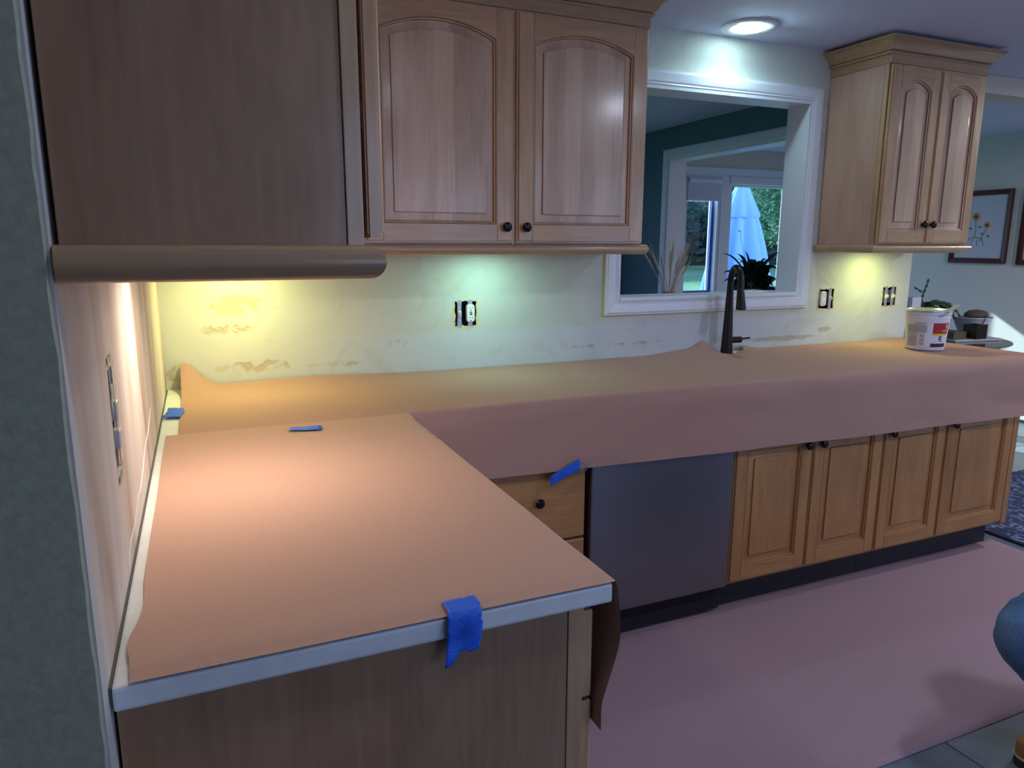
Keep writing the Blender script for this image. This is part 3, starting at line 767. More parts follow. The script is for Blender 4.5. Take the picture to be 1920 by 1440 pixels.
def receptacle(parent, T, u, v, gf=False, hh=.067, label=None):
    f = MB(); w = .0165
    lo = []
    for q, s in ((-.004, 1), (.007, 1), (.0095, .93)):
        L = []
        for a in range(28):
            t = 2*PI*a/28; cx, cy = math.cos(t), math.sin(t)
            L.append(T(u+w*s*math.copysign(abs(cx)**.45, cx), v+hh/2*s*math.copysign(abs(cy)**.35, cy), q))
        lo.append(L)
    o = f.loft(lo).build('face', M_plastic, parent, smooth=True)
    s = MB()
    for sv in (.022, -.017):
        for su in (-.0055, .0055): s.mbox(T, u+su-.0008, u+su+.0008, v+sv-.004, v+sv+.004, .0093, .0098)
        s.mbox(T, u-.002, u+.002, v+sv-.013, v+sv-.009, .0093, .0098)
    s.build('slots', M_dark, o)['kind'] = 'stuff'
    if gf:
        MB().mbox(T, u-.005, u+.005, v+.001, v+.006, .009, .0108).build('button', plain('red_button', (.6, .02, .03, 1), .4), o)
        MB().mbox(T, u-.005, u+.005, v-.006, v-.002, .009, .0108).build('button', M_dark, o)
    return o
def box_in(T, u0, u1, v0, v1, dep=.055):
    mb = MB()
    mb.mbox(T, u0, u1, v0, v1, -dep-.002, -dep)
    mb.mbox(T, u0, u0+.0015, v0, v1, -dep, -.004); mb.mbox(T, u1-.0015, u1, v0, v1, -dep, -.004)
    mb.mbox(T, u0, u1, v0, v0+.0015, -dep, -.004); mb.mbox(T, u0, u1, v1-.0015, v1, -dep, -.004); return mb
TB = lambda u, v, d: (u, -d, v)
M_boxm = plain('dark_box', (.02, .018, .03, 1), .6)
def strap(T, u, v, h=.052):
    s = MB(); s.mbox(T, u-.009, u+.009, v-h, v-.034, -.001, .001); s.mbox(T, u-.009, u+.009, v+.034, v+h, -.001, .001); return s
def switch(parent, T, u, v, nar=.008):
    b = MB().mbox(T, u-nar, u+nar, v-.033, v+.033, -.02, .001).build('switch_body', M_zinc, parent)
    MB().mbox(T, u-nar*.7, u+nar*.7, v-.012, v+.010, 0, .006, .002).build('switch_collar', M_plastic, b)
    MB().mbox(T, u-.003, u+.003, v-.004, v+.008, .004, .016, .002).build('toggle', M_plastic, b)
    return b
u0, u1, v0, v1 = OUTB[0]
t = thing('electrical_box', ((u0+u1)/2, 0, v0), 'open wall box with red-buttoned white receptacle beside a switch, under the wide cabinet', 'outlet', 'open electrical boxes in the backsplash')
box_in(TB, u0, u1, v0, v1).build('junction_box', M_boxm, t); jag(TB, u0, u1, v0, v1, .010, 3).build('torn_edge', M_torn, t, recalc=False)
switch(t, TB, 1.043, 1.132, .008); receptacle(t, TB, 1.087, 1.133, True, .068)
strap(TB, 1.043, 1.132).build('strap', M_zinc, t)['kind'] = 'stuff'; strap(TB, 1.087, 1.132).build('strap', M_zinc, t)['kind'] = 'stuff'
u0, u1, v0, v1 = OUTB[1]
t = thing('electrical_box', ((u0+u1)/2, 0, v0), 'open wall box with one white receptacle, just right of the pass-through casing', 'outlet', 'open electrical boxes in the backsplash')
box_in(TB, u0, u1, v0, v1).build('junction_box', M_boxm, t); jag(TB, u0, u1, v0, v1, .010, 5).build('torn_edge', M_torn, t, recalc=False)
receptacle(t, TB, 2.918, 1.138, False, .072); switch(t, TB, 2.966, 1.138, .009)
strap(TB, 2.966, 1.138).build('strap', M_zinc, t)['kind'] = 'stuff'
u0, u1, v0, v1 = OUTB[2]
t = thing('electrical_box', ((u0+u1)/2, 0, v0), 'open wall box with two toggle switches, behind the white pail near the wall end', 'outlet', 'open electrical boxes in the backsplash')
box_in(TB, u0, u1, v0, v1).build('junction_box', M_boxm, t); jag(TB, u0, u1, v0, v1, .010, 8).build('torn_edge', M_torn, t, recalc=False)
switch(t, TB, 3.352, 1.138, .011); switch(t, TB, 3.398, 1.138, .011)
strap(TB, 3.352, 1.138).build('strap', M_zinc, t)['kind'] = 'stuff'; strap(TB, 3.398, 1.138).build('strap', M_zinc, t)['kind'] = 'stuff'
TL = lambda u, v, d: (d, u, v)
u0, u1, v0, v1 = LWH
t = thing('electrical_box', (0, (u0+u1)/2, v0), 'open outlet seen edge-on in the torn hole of the left wall', 'outlet')
box_in(TL, u0, u1, v0, v1).build('junction_box', M_boxm, t); jag(TL, u0, u1, v0-.01, v1+.012, .012, 11, .003).build('torn_edge', M_torn, t, recalc=False)
for dv in (.021, -.021):
    lo = []
    for q, s in ((-.004, 1), (.0045, 1), (.006, .9)):
        lo.append([TL(-1.4775+.016*s*math.copysign(abs(math.cos(a))**.5, math.cos(a)), 1.142+dv+.0145*s*math.copysign(abs(math.sin(a))**.5, math.sin(a)), q) for a in [2*PI*k/24 for k in range(24)]])
    MB().loft(lo).build('face', plain('grey_white_plastic', (.55, .56, .60, 1), .4), t, smooth=True)
strap(TL, -1.4775, 1.142, .060).build('strap', M_zinc, t)['kind'] = 'stuff'
# raised crack in the left wall's skim coat
pts = [(-.80, 1.02), (-.95, .995), (-1.05, .99), (-1.13, .972), (-1.22, .958), (-1.27, .965), (-1.36, .948), (-1.45, .95), (-1.50, .935)]
mb = MB().tube([(.0008, y+random.uniform(-.004, .004), z) for y, z in pts], [.0005+.0006*random.random() for _ in pts], 6)
struct('trim_wall_crack', mb, plain('dry_filler', (.74, .72, .70, 1), .9))
# dark gap between worktop and the left wall
struct('trim_wall_gap', MB().box(.0, .0032, -1.795, -.01, HT-.02, HT+.0004), plain('grey_gap_filler', (.10, .10, .09, 1), .9))

# ------------------------------------------------------------------ tap
t = thing('kitchen_tap', (2.280, -.082, HT), 'tall matte black gooseneck tap standing before the pass-through', 'tap')
bx, by = 2.280, -.082
MB().lathe((bx, by, HT), [(.027, 0), (.0275, .004), (.0255, .03), (.022, .10), (.0185, .18), (.0165, .24), (.0155, .262)], 28).build('body', M_black, t, smooth=True)
dx, dy = -.28, -.96
pts = []
for k in range(19):
    a = R(180-k*10*.98); rr = .052
    s = rr+rr*math.cos(a); pts.append((bx+dx*s*1.0, by+dy*s, HT+.262+.058+rr*1.25*math.sin(a)))
pts = [(bx, by, HT+.255)]+pts+[(bx+dx*.108, by+dy*.108, HT+.29)]
MB().tube(pts, [.0155]+[.0140]*(len(pts)-2)+[.0140], 18).build('spout', M_black, t, smooth=True, ang=60)
hx, hy = bx+dx*.108, by+dy*.108
MB().tube([(hx, hy, HT+.292), (hx, hy, HT+.285), (hx+dx*.006, hy+dy*.006, HT+.25), (hx+dx*.012, hy+dy*.012, HT+.214), (hx+dx*.012, hy+dy*.012, HT+.209)], [.0145, .0165, .0185, .0215, .0205], 20).build('spray_head', M_black, t, smooth=True)
MB().tube([(bx+.01, by, HT+.062), (bx+.072, by-.004, HT+.062)], [.0145, .0145], 20).build('handle_hub', M_black, t, smooth=True, ang=50)
MB().tube([(bx+.07, by-.004, HT+.064), (bx+.122, by-.007, HT+.068)], [.0048, .0042], 12).build('lever', M_black, t, smooth=True, ang=50)

# ------------------------------------------------------------------ plaster pail
cx, cy = 3.235, -.330
def pr(h): return .0815+(.096-.0815)*h/.175
t = thing('plastic_pail', (cx, cy, HT+.005), 'white plastic pail with a red and yellow label on the far worktop end', 'pail')
z0 = HT+.0055
prof = [(.076, 0), (.0805, .002), (.0815, .006), (.0915, .135), (.0925, .136), (.0925, .142), (.0925, .146), (.0945, .147), (.0948, .153), (.0935, .155), (.0945, .165), (.0985, .166), (.0985, .173), (.0965, .176), (.094, .174), (.092, .150), (.078, .006), (.002, .005)]
MB().lathe((cx, cy, z0), prof, 64).build('bucket', plain('white_pail_plastic', (.72, .73, .80, 1), .38), t, smooth=True, ang=40)
MB().lathe((cx, cy, z0), [(.0990, .1755), (.1000, .179), (.0985, .184), (.0945, .185), (.0930, .181), (.0905, .1785), (.002, .1785)], 64).build('lid', plain('grey_lid', (.50, .52, .55, 1), .25, .6), t, smooth=True, ang=40)
cam_a = math.atan2(-2.6288-cy, .126-cx)
def patch(name, a0, a1, h0, h1, mat, par, off=.0007, wavy=0, n=28):
    mb = MB(); lo = []
    for k in range(n+1):
        a = cam_a+R(a0+(a1-a0)*k/n); L = []
        hb = h0+(wavy*abs(math.sin(k*PI/4)) if wavy else 0)
        for h in (hb, h1):
            r = .0815+(.0915-.0815)*(h-.006)/.129+off; L.append((cx+r*math.cos(a), cy+r*math.sin(a), z0+h))
        lo.append(L)
    mb.loft(lo, False, False, False); return mb.build(name, mat, par, smooth=True, recalc=False)
lw = patch('label', -62, 88, .020, .132, plain('white_label', (.74, .74, .80, 1), .4), t, .0004)
patch('label_field', 18, 72, .080, .128, plain('label_red', (.42, .010, .012, 1), .4), lw, .0009)
patch('label_band', 18, 72, .070, .082, plain('label_yellow', (.80, .55, .03, 1), .4), lw, .0008, 0)
patch('label_scallops', 18, 72, .078, .083, plain('label_red_dark', (.42, .010, .012, 1), .4), lw, .0011, .003, 56)
M_ink = plain('label_ink', (.02, .018, .03, 1), .5); M_gr = plain('label_grey', (.33, .34, .40, 1), .5)
M_gr2 = plain('label_grey_print', (.40, .41, .47, 1), .5)
patch('label_bar', 16, 68, .0175, .034, M_ink, lw, .0011)
patch('label_icon', 38, 48, .050, .068, M_ink, lw, .0010); patch('label_icon_mark', 41.5, 44.5, .055, .062, plain('label_white', (.8, .8, .8, 1), .5), lw, .0013)
patch('label_print', 39, 53, .044, .047, M_ink, lw, .0010)
WH = bpy.data.materials['label_white']
# white letter shapes at the right of the red field
for a0, a1, h0, h1 in ((58, 60, .106, .122), (60, 64, .118, .122), (60, 63, .112, .115), (60, 64, .106, .109), (62.5, 64, .106, .122)): patch('letter', a0, a1, h0, h1, WH, lw, .0013, 0, 4)
for h, a0, a1 in ((.098, 56, 66), (.093, 44, 66), (.0895, 47, 66)): patch('letter_line', a0, a1, h, h+.0012, WH, lw, .0013, 0, 8)
patch('label_block', -56, 2, .085, .118, M_gr2, lw, .0009); patch('label_block', -56, 2, .0835, .0845, M_ink, lw, .001)
for k in range(5): patch('text_line', -30, 2-3*(k % 2), .121+.0022*k*.9, .1218+.0022*k*.9, M_gr, lw, .001, 0, 10)
for k in range(20):
    a1 = [-20, -22, -19, -24, -20][k % 5]; patch('text_line', -56, a1, .079-.0032*k if k < 9 else .076-.0032*k+.004, .0804-.0032*k if k < 9 else .0774-.0032*k+.004, M_gr if k % 6 else M_ink, lw, .001, 0, 10)
for k in range(9): patch('print_mark', -16, -3, .075-.006*k, .0775-.006*k, M_ink if k % 3 else M_gr, lw, .0011, 0, 8)
for a, b in ((24, 30), (31, 33), (54, 58)): patch('print_mark', a, b, .040, .0415, M_gr, lw, .001, 0, 4)
# flat stir stick across the lid
A = Vector((cx-.045, cy-.098, z0+.150)); B = Vector((cx+.120, cy-.060, z0+.192)); D = (B-A).normalized(); S = Vector((.3, -.95, 0)).normalized(); N = D.cross(S).normalized()
mb = MB(); mb.loft([[p+S*w*sx+N*.0015*sy for sx, sy in ((-1, -1), (1, -1), (1, 1), (-1, 1))] for p, w in ((A, .007), (A.lerp(B, .3), .014), (A.lerp(B, .9), .012), (B, .006))])
mb.v = [tuple(Vector(v)+Vector((0, 0, .013))) for v in mb.v]
o = mb.build('paint_stick', plain('grey_stick', (.27, .29, .35, 1), .5), None); tag(o, 'flat grey stir stick lying across the pail rim', 'stick')

# ------------------------------------------------------------------ things behind the pass-through
WB = MB()
t = thing('console_cabinet', (2.4, .42, 0), 'narrow console under the pass-through on its far side, almost hidden', 'cabinet')
M_dw = plain('dark_walnut', (.06, .035, .02, 1), .5)
MB().box(1.6, 3.25, .22, .62, .80, .83).build('top', M_dw, t); MB().box(1.65, 3.20, .24, .60, .05, .80).build('body', M_dw, t)
for x in (1.67, 3.14):
    for y in (.25, .56): MB().box(x, x+.04, y, y+.03, 0, .05).build('leg', M_dw, t)
vx, vy = 2.30, .40
t = thing('vase', (vx, vy, .83), 'terracotta vase rim behind the sill, holding dry wheat', 'vase')
MB().lathe((vx, vy, .83), [(.04, 0), (.06, .08), (.062, .18), (.040, .27), (.032, .30), (.036, .328), (.032, .33), (.026, .30), (.002, .29)], 28).build('vase_body', plain('terracotta', (.33, .15, .08, 1), .7), t, smooth=True)
M_stem = plain('dry_straw', (.50, .40, .26, 1), .8); M_ear = plain('dry_wheat_ear', (.46, .36, .25, 1), .9, var=.2, bscale=80)
rs = random.Random(4)
for k in range(17):
    spread = rs.uniform(-1, 1); s2 = rs.uniform(-.5, .5)
    H = rs.uniform(.22, .30)-.03*abs(spread)
    tipx = spread*.12-.01; tipy = s2*.08
    st = thing('wheat_stalk', (vx, vy, 1.12), 'dry wheat stalk in the terracotta vase behind the sill', 'dried stalk', 'dry wheat stalks in the vase')
    P = [(vx+.01*spread+tipx*t_**1.4, vy+.01*s2+tipy*t_**1.4, 1.10+H*t_) for t_ in [i/6 for i in range(7)]]
    MB().tube(P[:5], .0018, 5).build('stem', M_stem, st)
    d = (Vector(P[6])-Vector(P[4])); e0 = Vector(P[4])
    MB().tube([e0, e0+d*.35, e0+d*.8, e0+d*1.1], [.002, .0055, .005, .001], 7).build('ear', M_ear, st)
    aw = MB()
    for q in range(7):
        b0 = e0+d*(.15+.13*q); aw.tube([b0, b0+d*.7+Vector((rs.uniform(-.02, .02), rs.uniform(-.012, .012), .02))], [.0007, .0003], 3)
    aw.build('awns', M_stem, st)['kind'] = 'stuff'
# bushy dark plant
px_, py_ = 2.83, .40
t = thing('potted_plant', (px_, py_, .83), 'bushy dark green leafy plant silhouetted in the pass-through behind the tap', 'plant')
MB().lathe((px_, py_, .83), [(.08, 0), (.10, .02), (.125, .30), (.128, .345), (.120, .345), (.115, .31), (.002, .30)], 32).build('pot', plain('dark_pot', (.02, .02, .022, 1), .5), t, smooth=True)
M_leaf = plain('dark_green_leaf', (.012, .035, .018, 1), .45)
rs = random.Random(12)
def leaf(par, base, tip, w, sag=.03, mat=M_leaf, name='leaf', n=7):
    base, tip = Vector(base), Vector(tip); D = tip-base; S = D.cross(Vector((0, 0, 1)));
    if S.length < 1e-4: S = Vector((1, 0, 0))
    S.normalize(); a = rs.uniform(-.9, .9); S = (Matrix.Rotation(a, 3, D.normalized()) @ S)
    rows = []
    for i in range(n+1):
        q = i/n; p = base+D*q+Vector((0, 0, sag*4*q*(1-q)))+Vector((0, 0, -sag*q*q)); ww = w*math.sin(PI*min(1, .06+q*.94))**.8
        nn = S.cross(D.normalized()); rows.append([p-S*ww, p-nn*ww*.25, p+S*ww])
    mb = MB().loft(rows, False, False, False); return mb.build(name, mat, par, smooth=True, recalc=False)
for k in range(80):
    a = rs.uniform(0, 2*PI); r = rs.uniform(.03, .17); h = rs.uniform(-.01, .20)*(1-.5*r/.17)
    b = Vector((px_+rs.uniform(-.06, .06), py_+rs.uniform(-.05, .05), 1.15+rs.uniform(0, .07)))
    leaf(t, b, (px_+math.cos(a)*(r+.02), py_+math.sin(a)*r*.6, 1.185+h), rs.uniform(.014, .028))
for k in range(20):
    a = rs.uniform(0, 2*PI); leaf(t, (px_, py_, 1.18), (px_+math.cos(a)*rs.uniform(.10, .21), py_+math.sin(a)*.09, rs.uniform(1.24, 1.40)), rs.uniform(.006, .011), .035)
for tip in ((2.60, .36, 1.16), (2.64, .38, 1.20), (2.70, .36, 1.345), (2.90, .36, 1.36), (2.97, .38, 1.355), (2.62, .35, 1.14)):
    leaf(t, (px_+.0, py_, 1.18), tip, .010, .05)
MB().tube([(px_-.04, py_, 1.20), (px_-.05, py_+.01, 1.33), (px_-.085, py_+.01, 1.43), (px_-.095, py_, 1.47)], .0008, 5).build('tall_stem', M_leaf, t)
leaf(t, (px_-.095, py_, 1.46), (px_-.118, py_, 1.472), .006, .0)
# crumpled paper on the sill
mb = MB().loft([[(2.40, .03, 1.1755), (2.50, .015, 1.1755), (2.62, .05, 1.1755), (2.60, .12, 1.1755), (2.44, .11, 1.1755)], [(2.40, .03, 1.179), (2.50, .015, 1.1785), (2.62, .05, 1.181), (2.60, .12, 1.183), (2.44, .11, 1.182)]])
o = mb.build('folded_paper', plain('bright_white_paper', (.80, .80, .82, 1), .8), None); tag(o, 'folded white paper lying on the pass-through sill behind the tap', 'paper')

# ------------------------------------------------------------------ dining side: round table and what stands on it
tx, ty, TZ = 4.87, .80, .75
t = thing('round_table', (tx, ty, 0), 'dark round pedestal table beyond the worktop end', 'table')
M_tt = plain('dark_polished_top', (.06, .05, .05, 1), .15, coat=.5)
MB().lathe((tx, ty, TZ), [(.002, -.028), (.43, -.028), (.445, -.020), (.455, -.008), (.452, 0), (.002, 0)], 72).build('tabletop', M_tt, t, smooth=True, ang=30)
MB().lathe((tx, ty, 0), [(.05, .10), (.06, .2), (.035, .35), (.05, .55), (.08, .72)], 24).build('pedestal', M_tt, t, smooth=True)
for k in range(4):
    a = k*PI/2+.4; MB().tube([(tx, ty, .16), (tx+.18*math.cos(a), ty+.18*math.sin(a), .10), (tx+.36*math.cos(a), ty+.36*math.sin(a), .02)], [.03, .025, .018], 8).build('leg', M_tt, t)
# tray
o = MB().box(4.80, 5.20, .56, .84, TZ+.001, TZ+.016); o.v = [tuple(Matrix.Rotation(-.15, 3, 'Z') @ (Vector(v)-Vector((5, .7, 0)))+Vector((5, .7, 0))) for v in o.v]
o = o.build('tray', plain('pale_marble', (.42, .44, .50, 1), .3), None, bev=.003); tag(o, 'flat pale marble board on the dark round table', 'tray')
o = MB().box(4.80, 4.93, .62, .76, TZ+.017, TZ+.065).build('storage_box', plain('olive_box', (.10, .09, .05, 1), .6), None, bev=.004); tag(o, 'low olive box on the marble board, half hidden by the pail', 'box')
# candle holder
hx, hy = 4.995, .61
t = thing('candle_holder', (hx, hy, TZ+.016), 'small square dark metal candle holder before the white bowl', 'candle holder')
z = TZ+.0165; M_cz = plain('dark_bronze', (.05, .04, .03, 1), .35, .6)
MB().box(hx-.05, hx+.05, hy-.05, hy+.05, z, z+.004).build('base', M_cz, t)
for k in range(9):
    w = -.05+.0125*k; MB().box(hx+w-.0035, hx+w+.0035, hy-.05, hy-.046, z+.004, z+.096).build('slat', M_cz, t)
for a, b, c_, d in ((-.05, -.046, -.046, .05), (.046, .05, -.046, .05), (-.046, .046, .046, .05)): MB().box(hx+a, hx+b, hy+c_, hy+d, z+.004, z+.096).build('side', M_cz, t)
MB().box(hx-.05, hx+.05, hy-.05, hy-.045, z+.092, z+.099).build('rim', M_cz, t)
MB().lathe((hx, hy, z+.004), [(.024, 0), (.024, .055), (.002, .052)], 20).build('candle', plain('pale_wax', (.55, .48, .35, 1), .6), t, smooth=True)
# bowl and cloth
bx_, by_ = 5.14, .735
t = thing('bowl', (bx_, by_, TZ+.016), 'pale grey deep bowl on the marble board', 'bowl')
z = TZ+.0165
MB().lathe((bx_, by_, z), [(.05, 0), (.055, .004), (.088, .04), (.108, .085), (.120, .125), (.126, .128), (.124, .132), (.116, .128), (.10, .085), (.07, .03), (.002, .02)], 48).build('bowl_body', plain('pale_ceramic', (.55, .57, .63, 1), .3), t, smooth=True, ang=50)
mb = MB(); rows = []
for j in range(11):
    v = j/10*PI; rows.append([(bx_+.035+(.075+.012*noise.noise((i, j*.7, 1)))*math.sin(v)*math.cos(2*PI*i/20)*1.15, by_+.07*math.sin(v)*math.sin(2*PI*i/20), z+.142-.036*math.cos(v)*(1+.4*noise.noise((i*.6, j*.9, 4)))) for i in range(20)])
mb.loft(rows); o = mb.build('cloth', plain('brown_grey_cloth', (.10, .075, .075, 1), .9), None, smooth=True, ang=70); tag(o, 'bunched brown-grey cloth heaped in the pale bowl', 'cloth')
MB().tube([(bx_-.02, by_-.10, z+.145), (bx_-.045, by_-.118, z+.12), (bx_-.075, by_-.125, z+.095)], .003, 6).build('spoon_handle', M_dark, None)
o = bpy.data.objects['spoon_handle']; tag(o, 'thin dark spoon handle over the rim of the pale bowl', 'spoon')
# christmas cactus
qx, qy = 4.865, .945
t = thing('potted_cactus', (qx, qy, TZ), 'trailing segmented holiday cactus in a dark planter on the round table', 'plant')
M_wp2 = plain('white_glazed_pot', (.70, .72, .80, 1), .3)
mb = MB().box(4.60, 4.70, .74, .84, TZ, TZ+.245).build('pot', M_wp2, t, bev=.004) if False else None
PX0, PX1 = 4.555, 4.80
def boxpot(x0, x1, y0, y1, h, mat, nm):
    m_ = MB().box(x0, x1, y0, y0+.008, TZ, TZ+h).box(x0, x1, y1-.008, y1, TZ, TZ+h).box(x0, x0+.008, y0+.008, y1-.008, TZ, TZ+h).box(x1-.008, x1, y0+.008, y1-.008, TZ, TZ+h).box(x0+.008, x1-.008, y0+.008, y1-.008, TZ, TZ+h-.02)
    return m_.build(nm, mat, t)
boxpot(4.770, 4.960, .875, 1.02, .215, M_dw, 'planter')
q = t; t = None; o = boxpot(4.672, 4.762, .86, .95, .287, M_wp2, 'square_vase'); tag(o, 'tall white square vase beside the holiday cactus', 'vase'); t = q
M_cac = plain('dark_cactus_green', (.02, .06, .03, 1), .5)
rs = random.Random(21)
def chain(p0, d0, n, droop, seg=.036, w=.009):
    p = Vector(p0); d = Vector(d0).normalized()
    for i in range(n):
        q = p+d*seg; S = d.cross(Vector((-.6, -.8, .2))).normalized()
        mb = MB(); nn = d.cross(S)*.0015
        L = []
        for a_, ww in ((0, .25), (.3, .8), (.7, 1), (1.0, .45)):
            c_ = p+d*seg*a_; L.append([c_-S*w*ww, c_-nn, c_+S*w*ww, c_+nn])
        mb.loft(L).build('segment', M_cac, t)
        p = q; d = (d+Vector((rs.uniform(-.15, .15), rs.uniform(-.15, .15), -droop))).normalized()
cc = Vector((4.87, .93, TZ+.205))
for k in range(17):
    a = rs.uniform(0, 2*PI); e_ = rs.uniform(.3, 1.3)
    dv = Vector((math.cos(a), math.sin(a), e_))
    chain(cc+Vector((rs.uniform(-.06, .06), rs.uniform(-.04, .04), 0)), dv, rs.randint(3, 4), rs.uniform(.25, .45))
for k in range(12):
    dv = Vector((1, -.35+rs.uniform(-.4, .3), rs.uniform(.5, 1.0)))
    chain(cc+Vector((.03, 0, 0)), dv, rs.randint(6, 8), rs.uniform(.26, .38))
chain(cc+Vector((-.04, -.02, .03)), (.05, 0, 1), 5, .0); chain(cc+Vector((-.04, -.02, .11)), (-.8, .3, .5), 2, .0)
# ------------------------------------------------------------------ pictures on the east wall
def picture(y0, y1, z0, z1, label, flowers):
    t = thing('framed_picture', (6.095, (y0+y1)/2, z0), label, 'picture', 'framed pictures on the far wall')
    T = lambda u, v, d: (6.1-d, u, v)
    fr = MB().sweep([(y1, z0), (y1, z1), (y0, z1), (y0, z0)], [(0, 0), (0, .022), (-.006, .026), (-.030, .022), (-.042, .016), (-.042, 0)], T, True)
    fr.build('frame', plain('reddish_wood_frame', (.085, .022, .016, 1), .35), t)
    MB().mbox(T, y0+.035, y1-.035, z0+.035, z1-.035, .004, .010).build('artwork', plain('art_paper', (.62, .66, .78, 1), .25, coat=.6), t)
    if not flowers: return t
    pet = MB(); cen = MB(); grn = MB()
    for (fy, fz, r) in flowers:
        for k in range(13):
            a = 2*PI*k/13+.2; c_, s_ = math.cos(a), math.sin(a)
            P = [(fy+c_*r*q-s_*r*w, fz+s_*r*q+c_*r*w) for q, w in ((.25, -.1), (.7, -.17), (1.05, 0), (.7, .17), (.25, .1))]
            pet.loft([[T(a_, b_, .0102+.0003*(k % 2)) for a_, b_ in P], [T(a_, b_, .0106+.0003*(k % 2)) for a_, b_ in P]])
        cen.loft([[T(fy+.38*r*math.cos(2*PI*i/14), fz+.38*r*math.sin(2*PI*i/14), q) for i in range(14)] for q in (.0108, .0115)])
    def strip(P, w):
        for (a0, b0), (a1, b1) in zip(P, P[1:]):
            d = Vector((a1-a0, b1-b0)).normalized(); n_ = Vector((-d.y, d.x))*w
            grn.loft([[T(a0+n_.x, b0+n_.y, q), T(a1+n_.x, b1+n_.y, q), T(a1-n_.x, b1-n_.y, q), T(a0-n_.x, b0-n_.y, q)] for q in (.0101, .0104)])
    (ay, az, _), (by, bz, _) = flowers[:2]
    m_ = (ay+by)/2-.005
    strip([(ay, az-.03), (ay-.01, az-.10), (ay-.005, az-.17)], .003); strip([(by, bz-.03), (by+.03, bz-.09), (by+.045, bz-.13)], .003)
    strip([(ay+.06, az-.20), (ay+.03, az-.175), (ay, az-.17), (by+.03, az-.175), (by+.01, az-.24)], .003)
    strip([(ay+.01, az-.18), (ay+.02, az-.23)], .0025); strip([(ay-.035, az-.18), (ay-.03, az-.24)], .0025)
    for (a_, b_) in ((ay+.035, az-.095), (ay-.04, az-.085), (by+.03, bz-.07), (by-.02, bz-.09)):
        P = [(a_-.02, b_-.004), (a_, b_+.010), (a_+.02, b_+.004), (a_, b_-.008)]
        grn.loft([[T(u, v, q) for u, v in P] for q in (.0101, .0106)])
    pet.build('petals', plain('sunflower_yellow', (.62, .30, .05, 1), .6), t)['kind'] = 'stuff'; cen.build('flower_centres', plain('sunflower_brown', (.10, .03, .05, 1), .6), t); grn.build('stems_and_leaves', plain('painted_green', (.10, .20, .15, 1), .6), t)
    return t
picture(1.163, 1.645, 1.246, 1.835, 'red-brown framed sunflower print on the far wall, beside the narrow wall cabinet', [(1.448, 1.625, .038), (1.350, 1.555, .030), ])
picture(.60, 1.078, 1.240, 1.825, 'second red-brown frame on the far wall, cut by the right picture edge', None)

# rug
def rug(i, j):
    x = 3.62+i*2.1; y = -2.3+j*2.35
    return (x-.02*(1-i)*noise.noise((y*3, 0, 0)), y, .012+.002*noise.noise((x*9, y*9, 0)))
M_rug, n, l, b = newmat('distressed_blue_rug')
tt = n.new('ShaderNodeTexCoord'); z1 = n.new('ShaderNodeTexNoise'); z1.inputs['Scale'].default_value = 14; z1.inputs['Detail'].default_value = 8; z1.inputs['Distortion'].default_value = 2.5
l.new(tt.outputs['Object'], z1.inputs['Vector']); rp = n.new('ShaderNodeValToRGB'); l.new(z1.outputs[0], rp.inputs[0])
e = rp.color_ramp.elements; e[0].position = .40; e[0].color = (.018, .024, .07, 1); e[1].position = .66; e[1].color = (.22, .28, .40, 1); q = e.new(.52); q.color = (.04, .06, .16, 1)
l.new(rp.outputs[0], b.inputs['Base Color']); b.inputs['Roughness'].default_value = .95
bp = n.new('ShaderNodeBump'); bp.inputs['Strength'].default_value = .8; bp.inputs['Distance'].default_value = .01; l.new(z1.outputs[0], bp.inputs['Height']); l.new(bp.outputs[0], b.inputs['Normal'])
t = thing('rug', (4.6, -1.1, 0), 'dark blue distressed rug on the slate floor past the cabinets', 'rug')
grid(60, 60, rug).build('pile', M_rug, t, smooth=True, recalc=False)
MB().box(3.605, 5.73, -2.31, .06, .0015, .010).build('binding', plain('navy_binding', (.008, .01, .03, 1), .9), t, bev=.003)

# ------------------------------------------------------------------ crouching person at the right edge
t = thing('person', (2.45, -1.75, 0), 'person in blue jeans and tan boots crouching at the right picture edge', 'person')
M_skin = plain('skin', (.50, .28, .20, 1), .5); M_hair = plain('brown_hair', (.05, .03, .02, 1), .7)
def skin(name, V, E, rad, mat, parent, sub=2):
    me = bpy.data.meshes.new(name); off = OFF[parent.name]; me.from_pydata([tuple(Vector(v)-off) for v in V], E, [])
    o = bpy.data.objects.new(name, me); COL.objects.link(o); o.parent = parent; OFF[name] = off
    o.modifiers.new('skin', 'SKIN'); s = o.modifiers.new('sub', 'SUBSURF'); s.levels = sub; s.render_levels = sub
    for i, r in enumerate(rad):
        d = me.skin_vertices[0].data[i]; d.radius = (r, r) if not isinstance(r, tuple) else r
    me.skin_vertices[0].data[0].use_root = True
    o.modifiers['skin'].use_smooth_shade = True; me.materials.append(mat); return o
KR, AR = (2.035, -1.590, .475), (2.275, -1.650, .115)      # raised right knee, its ankle
PEL = (2.60, -1.78, .40)
HR = (2.55, -1.69, .42); HL = (2.55, -1.89, .40); KL = (2.30, -2.02, .085); AL = (2.68, -2.05, .09)
CH = (2.45, -1.79, .78); SR, SL = (2.42, -1.62, .88), (2.42, -1.98, .88); NK = (2.40, -1.80, .95); HD = (2.36, -1.80, 1.07)
ER, EL = (2.35, -1.54, .66), (2.30, -2.05, .66); WR, WL = (2.20, -1.66, .565), (2.16, -1.98, .50)
V = [PEL, (2.55, -1.785, .58), CH, NK, (2.385, -1.80, 1.00), SR, ER, WR, SL, EL, WL, HR, KR, AR, HL, KL, AL, (2.19, -1.63, .05), (2.74, -2.05, .05)]
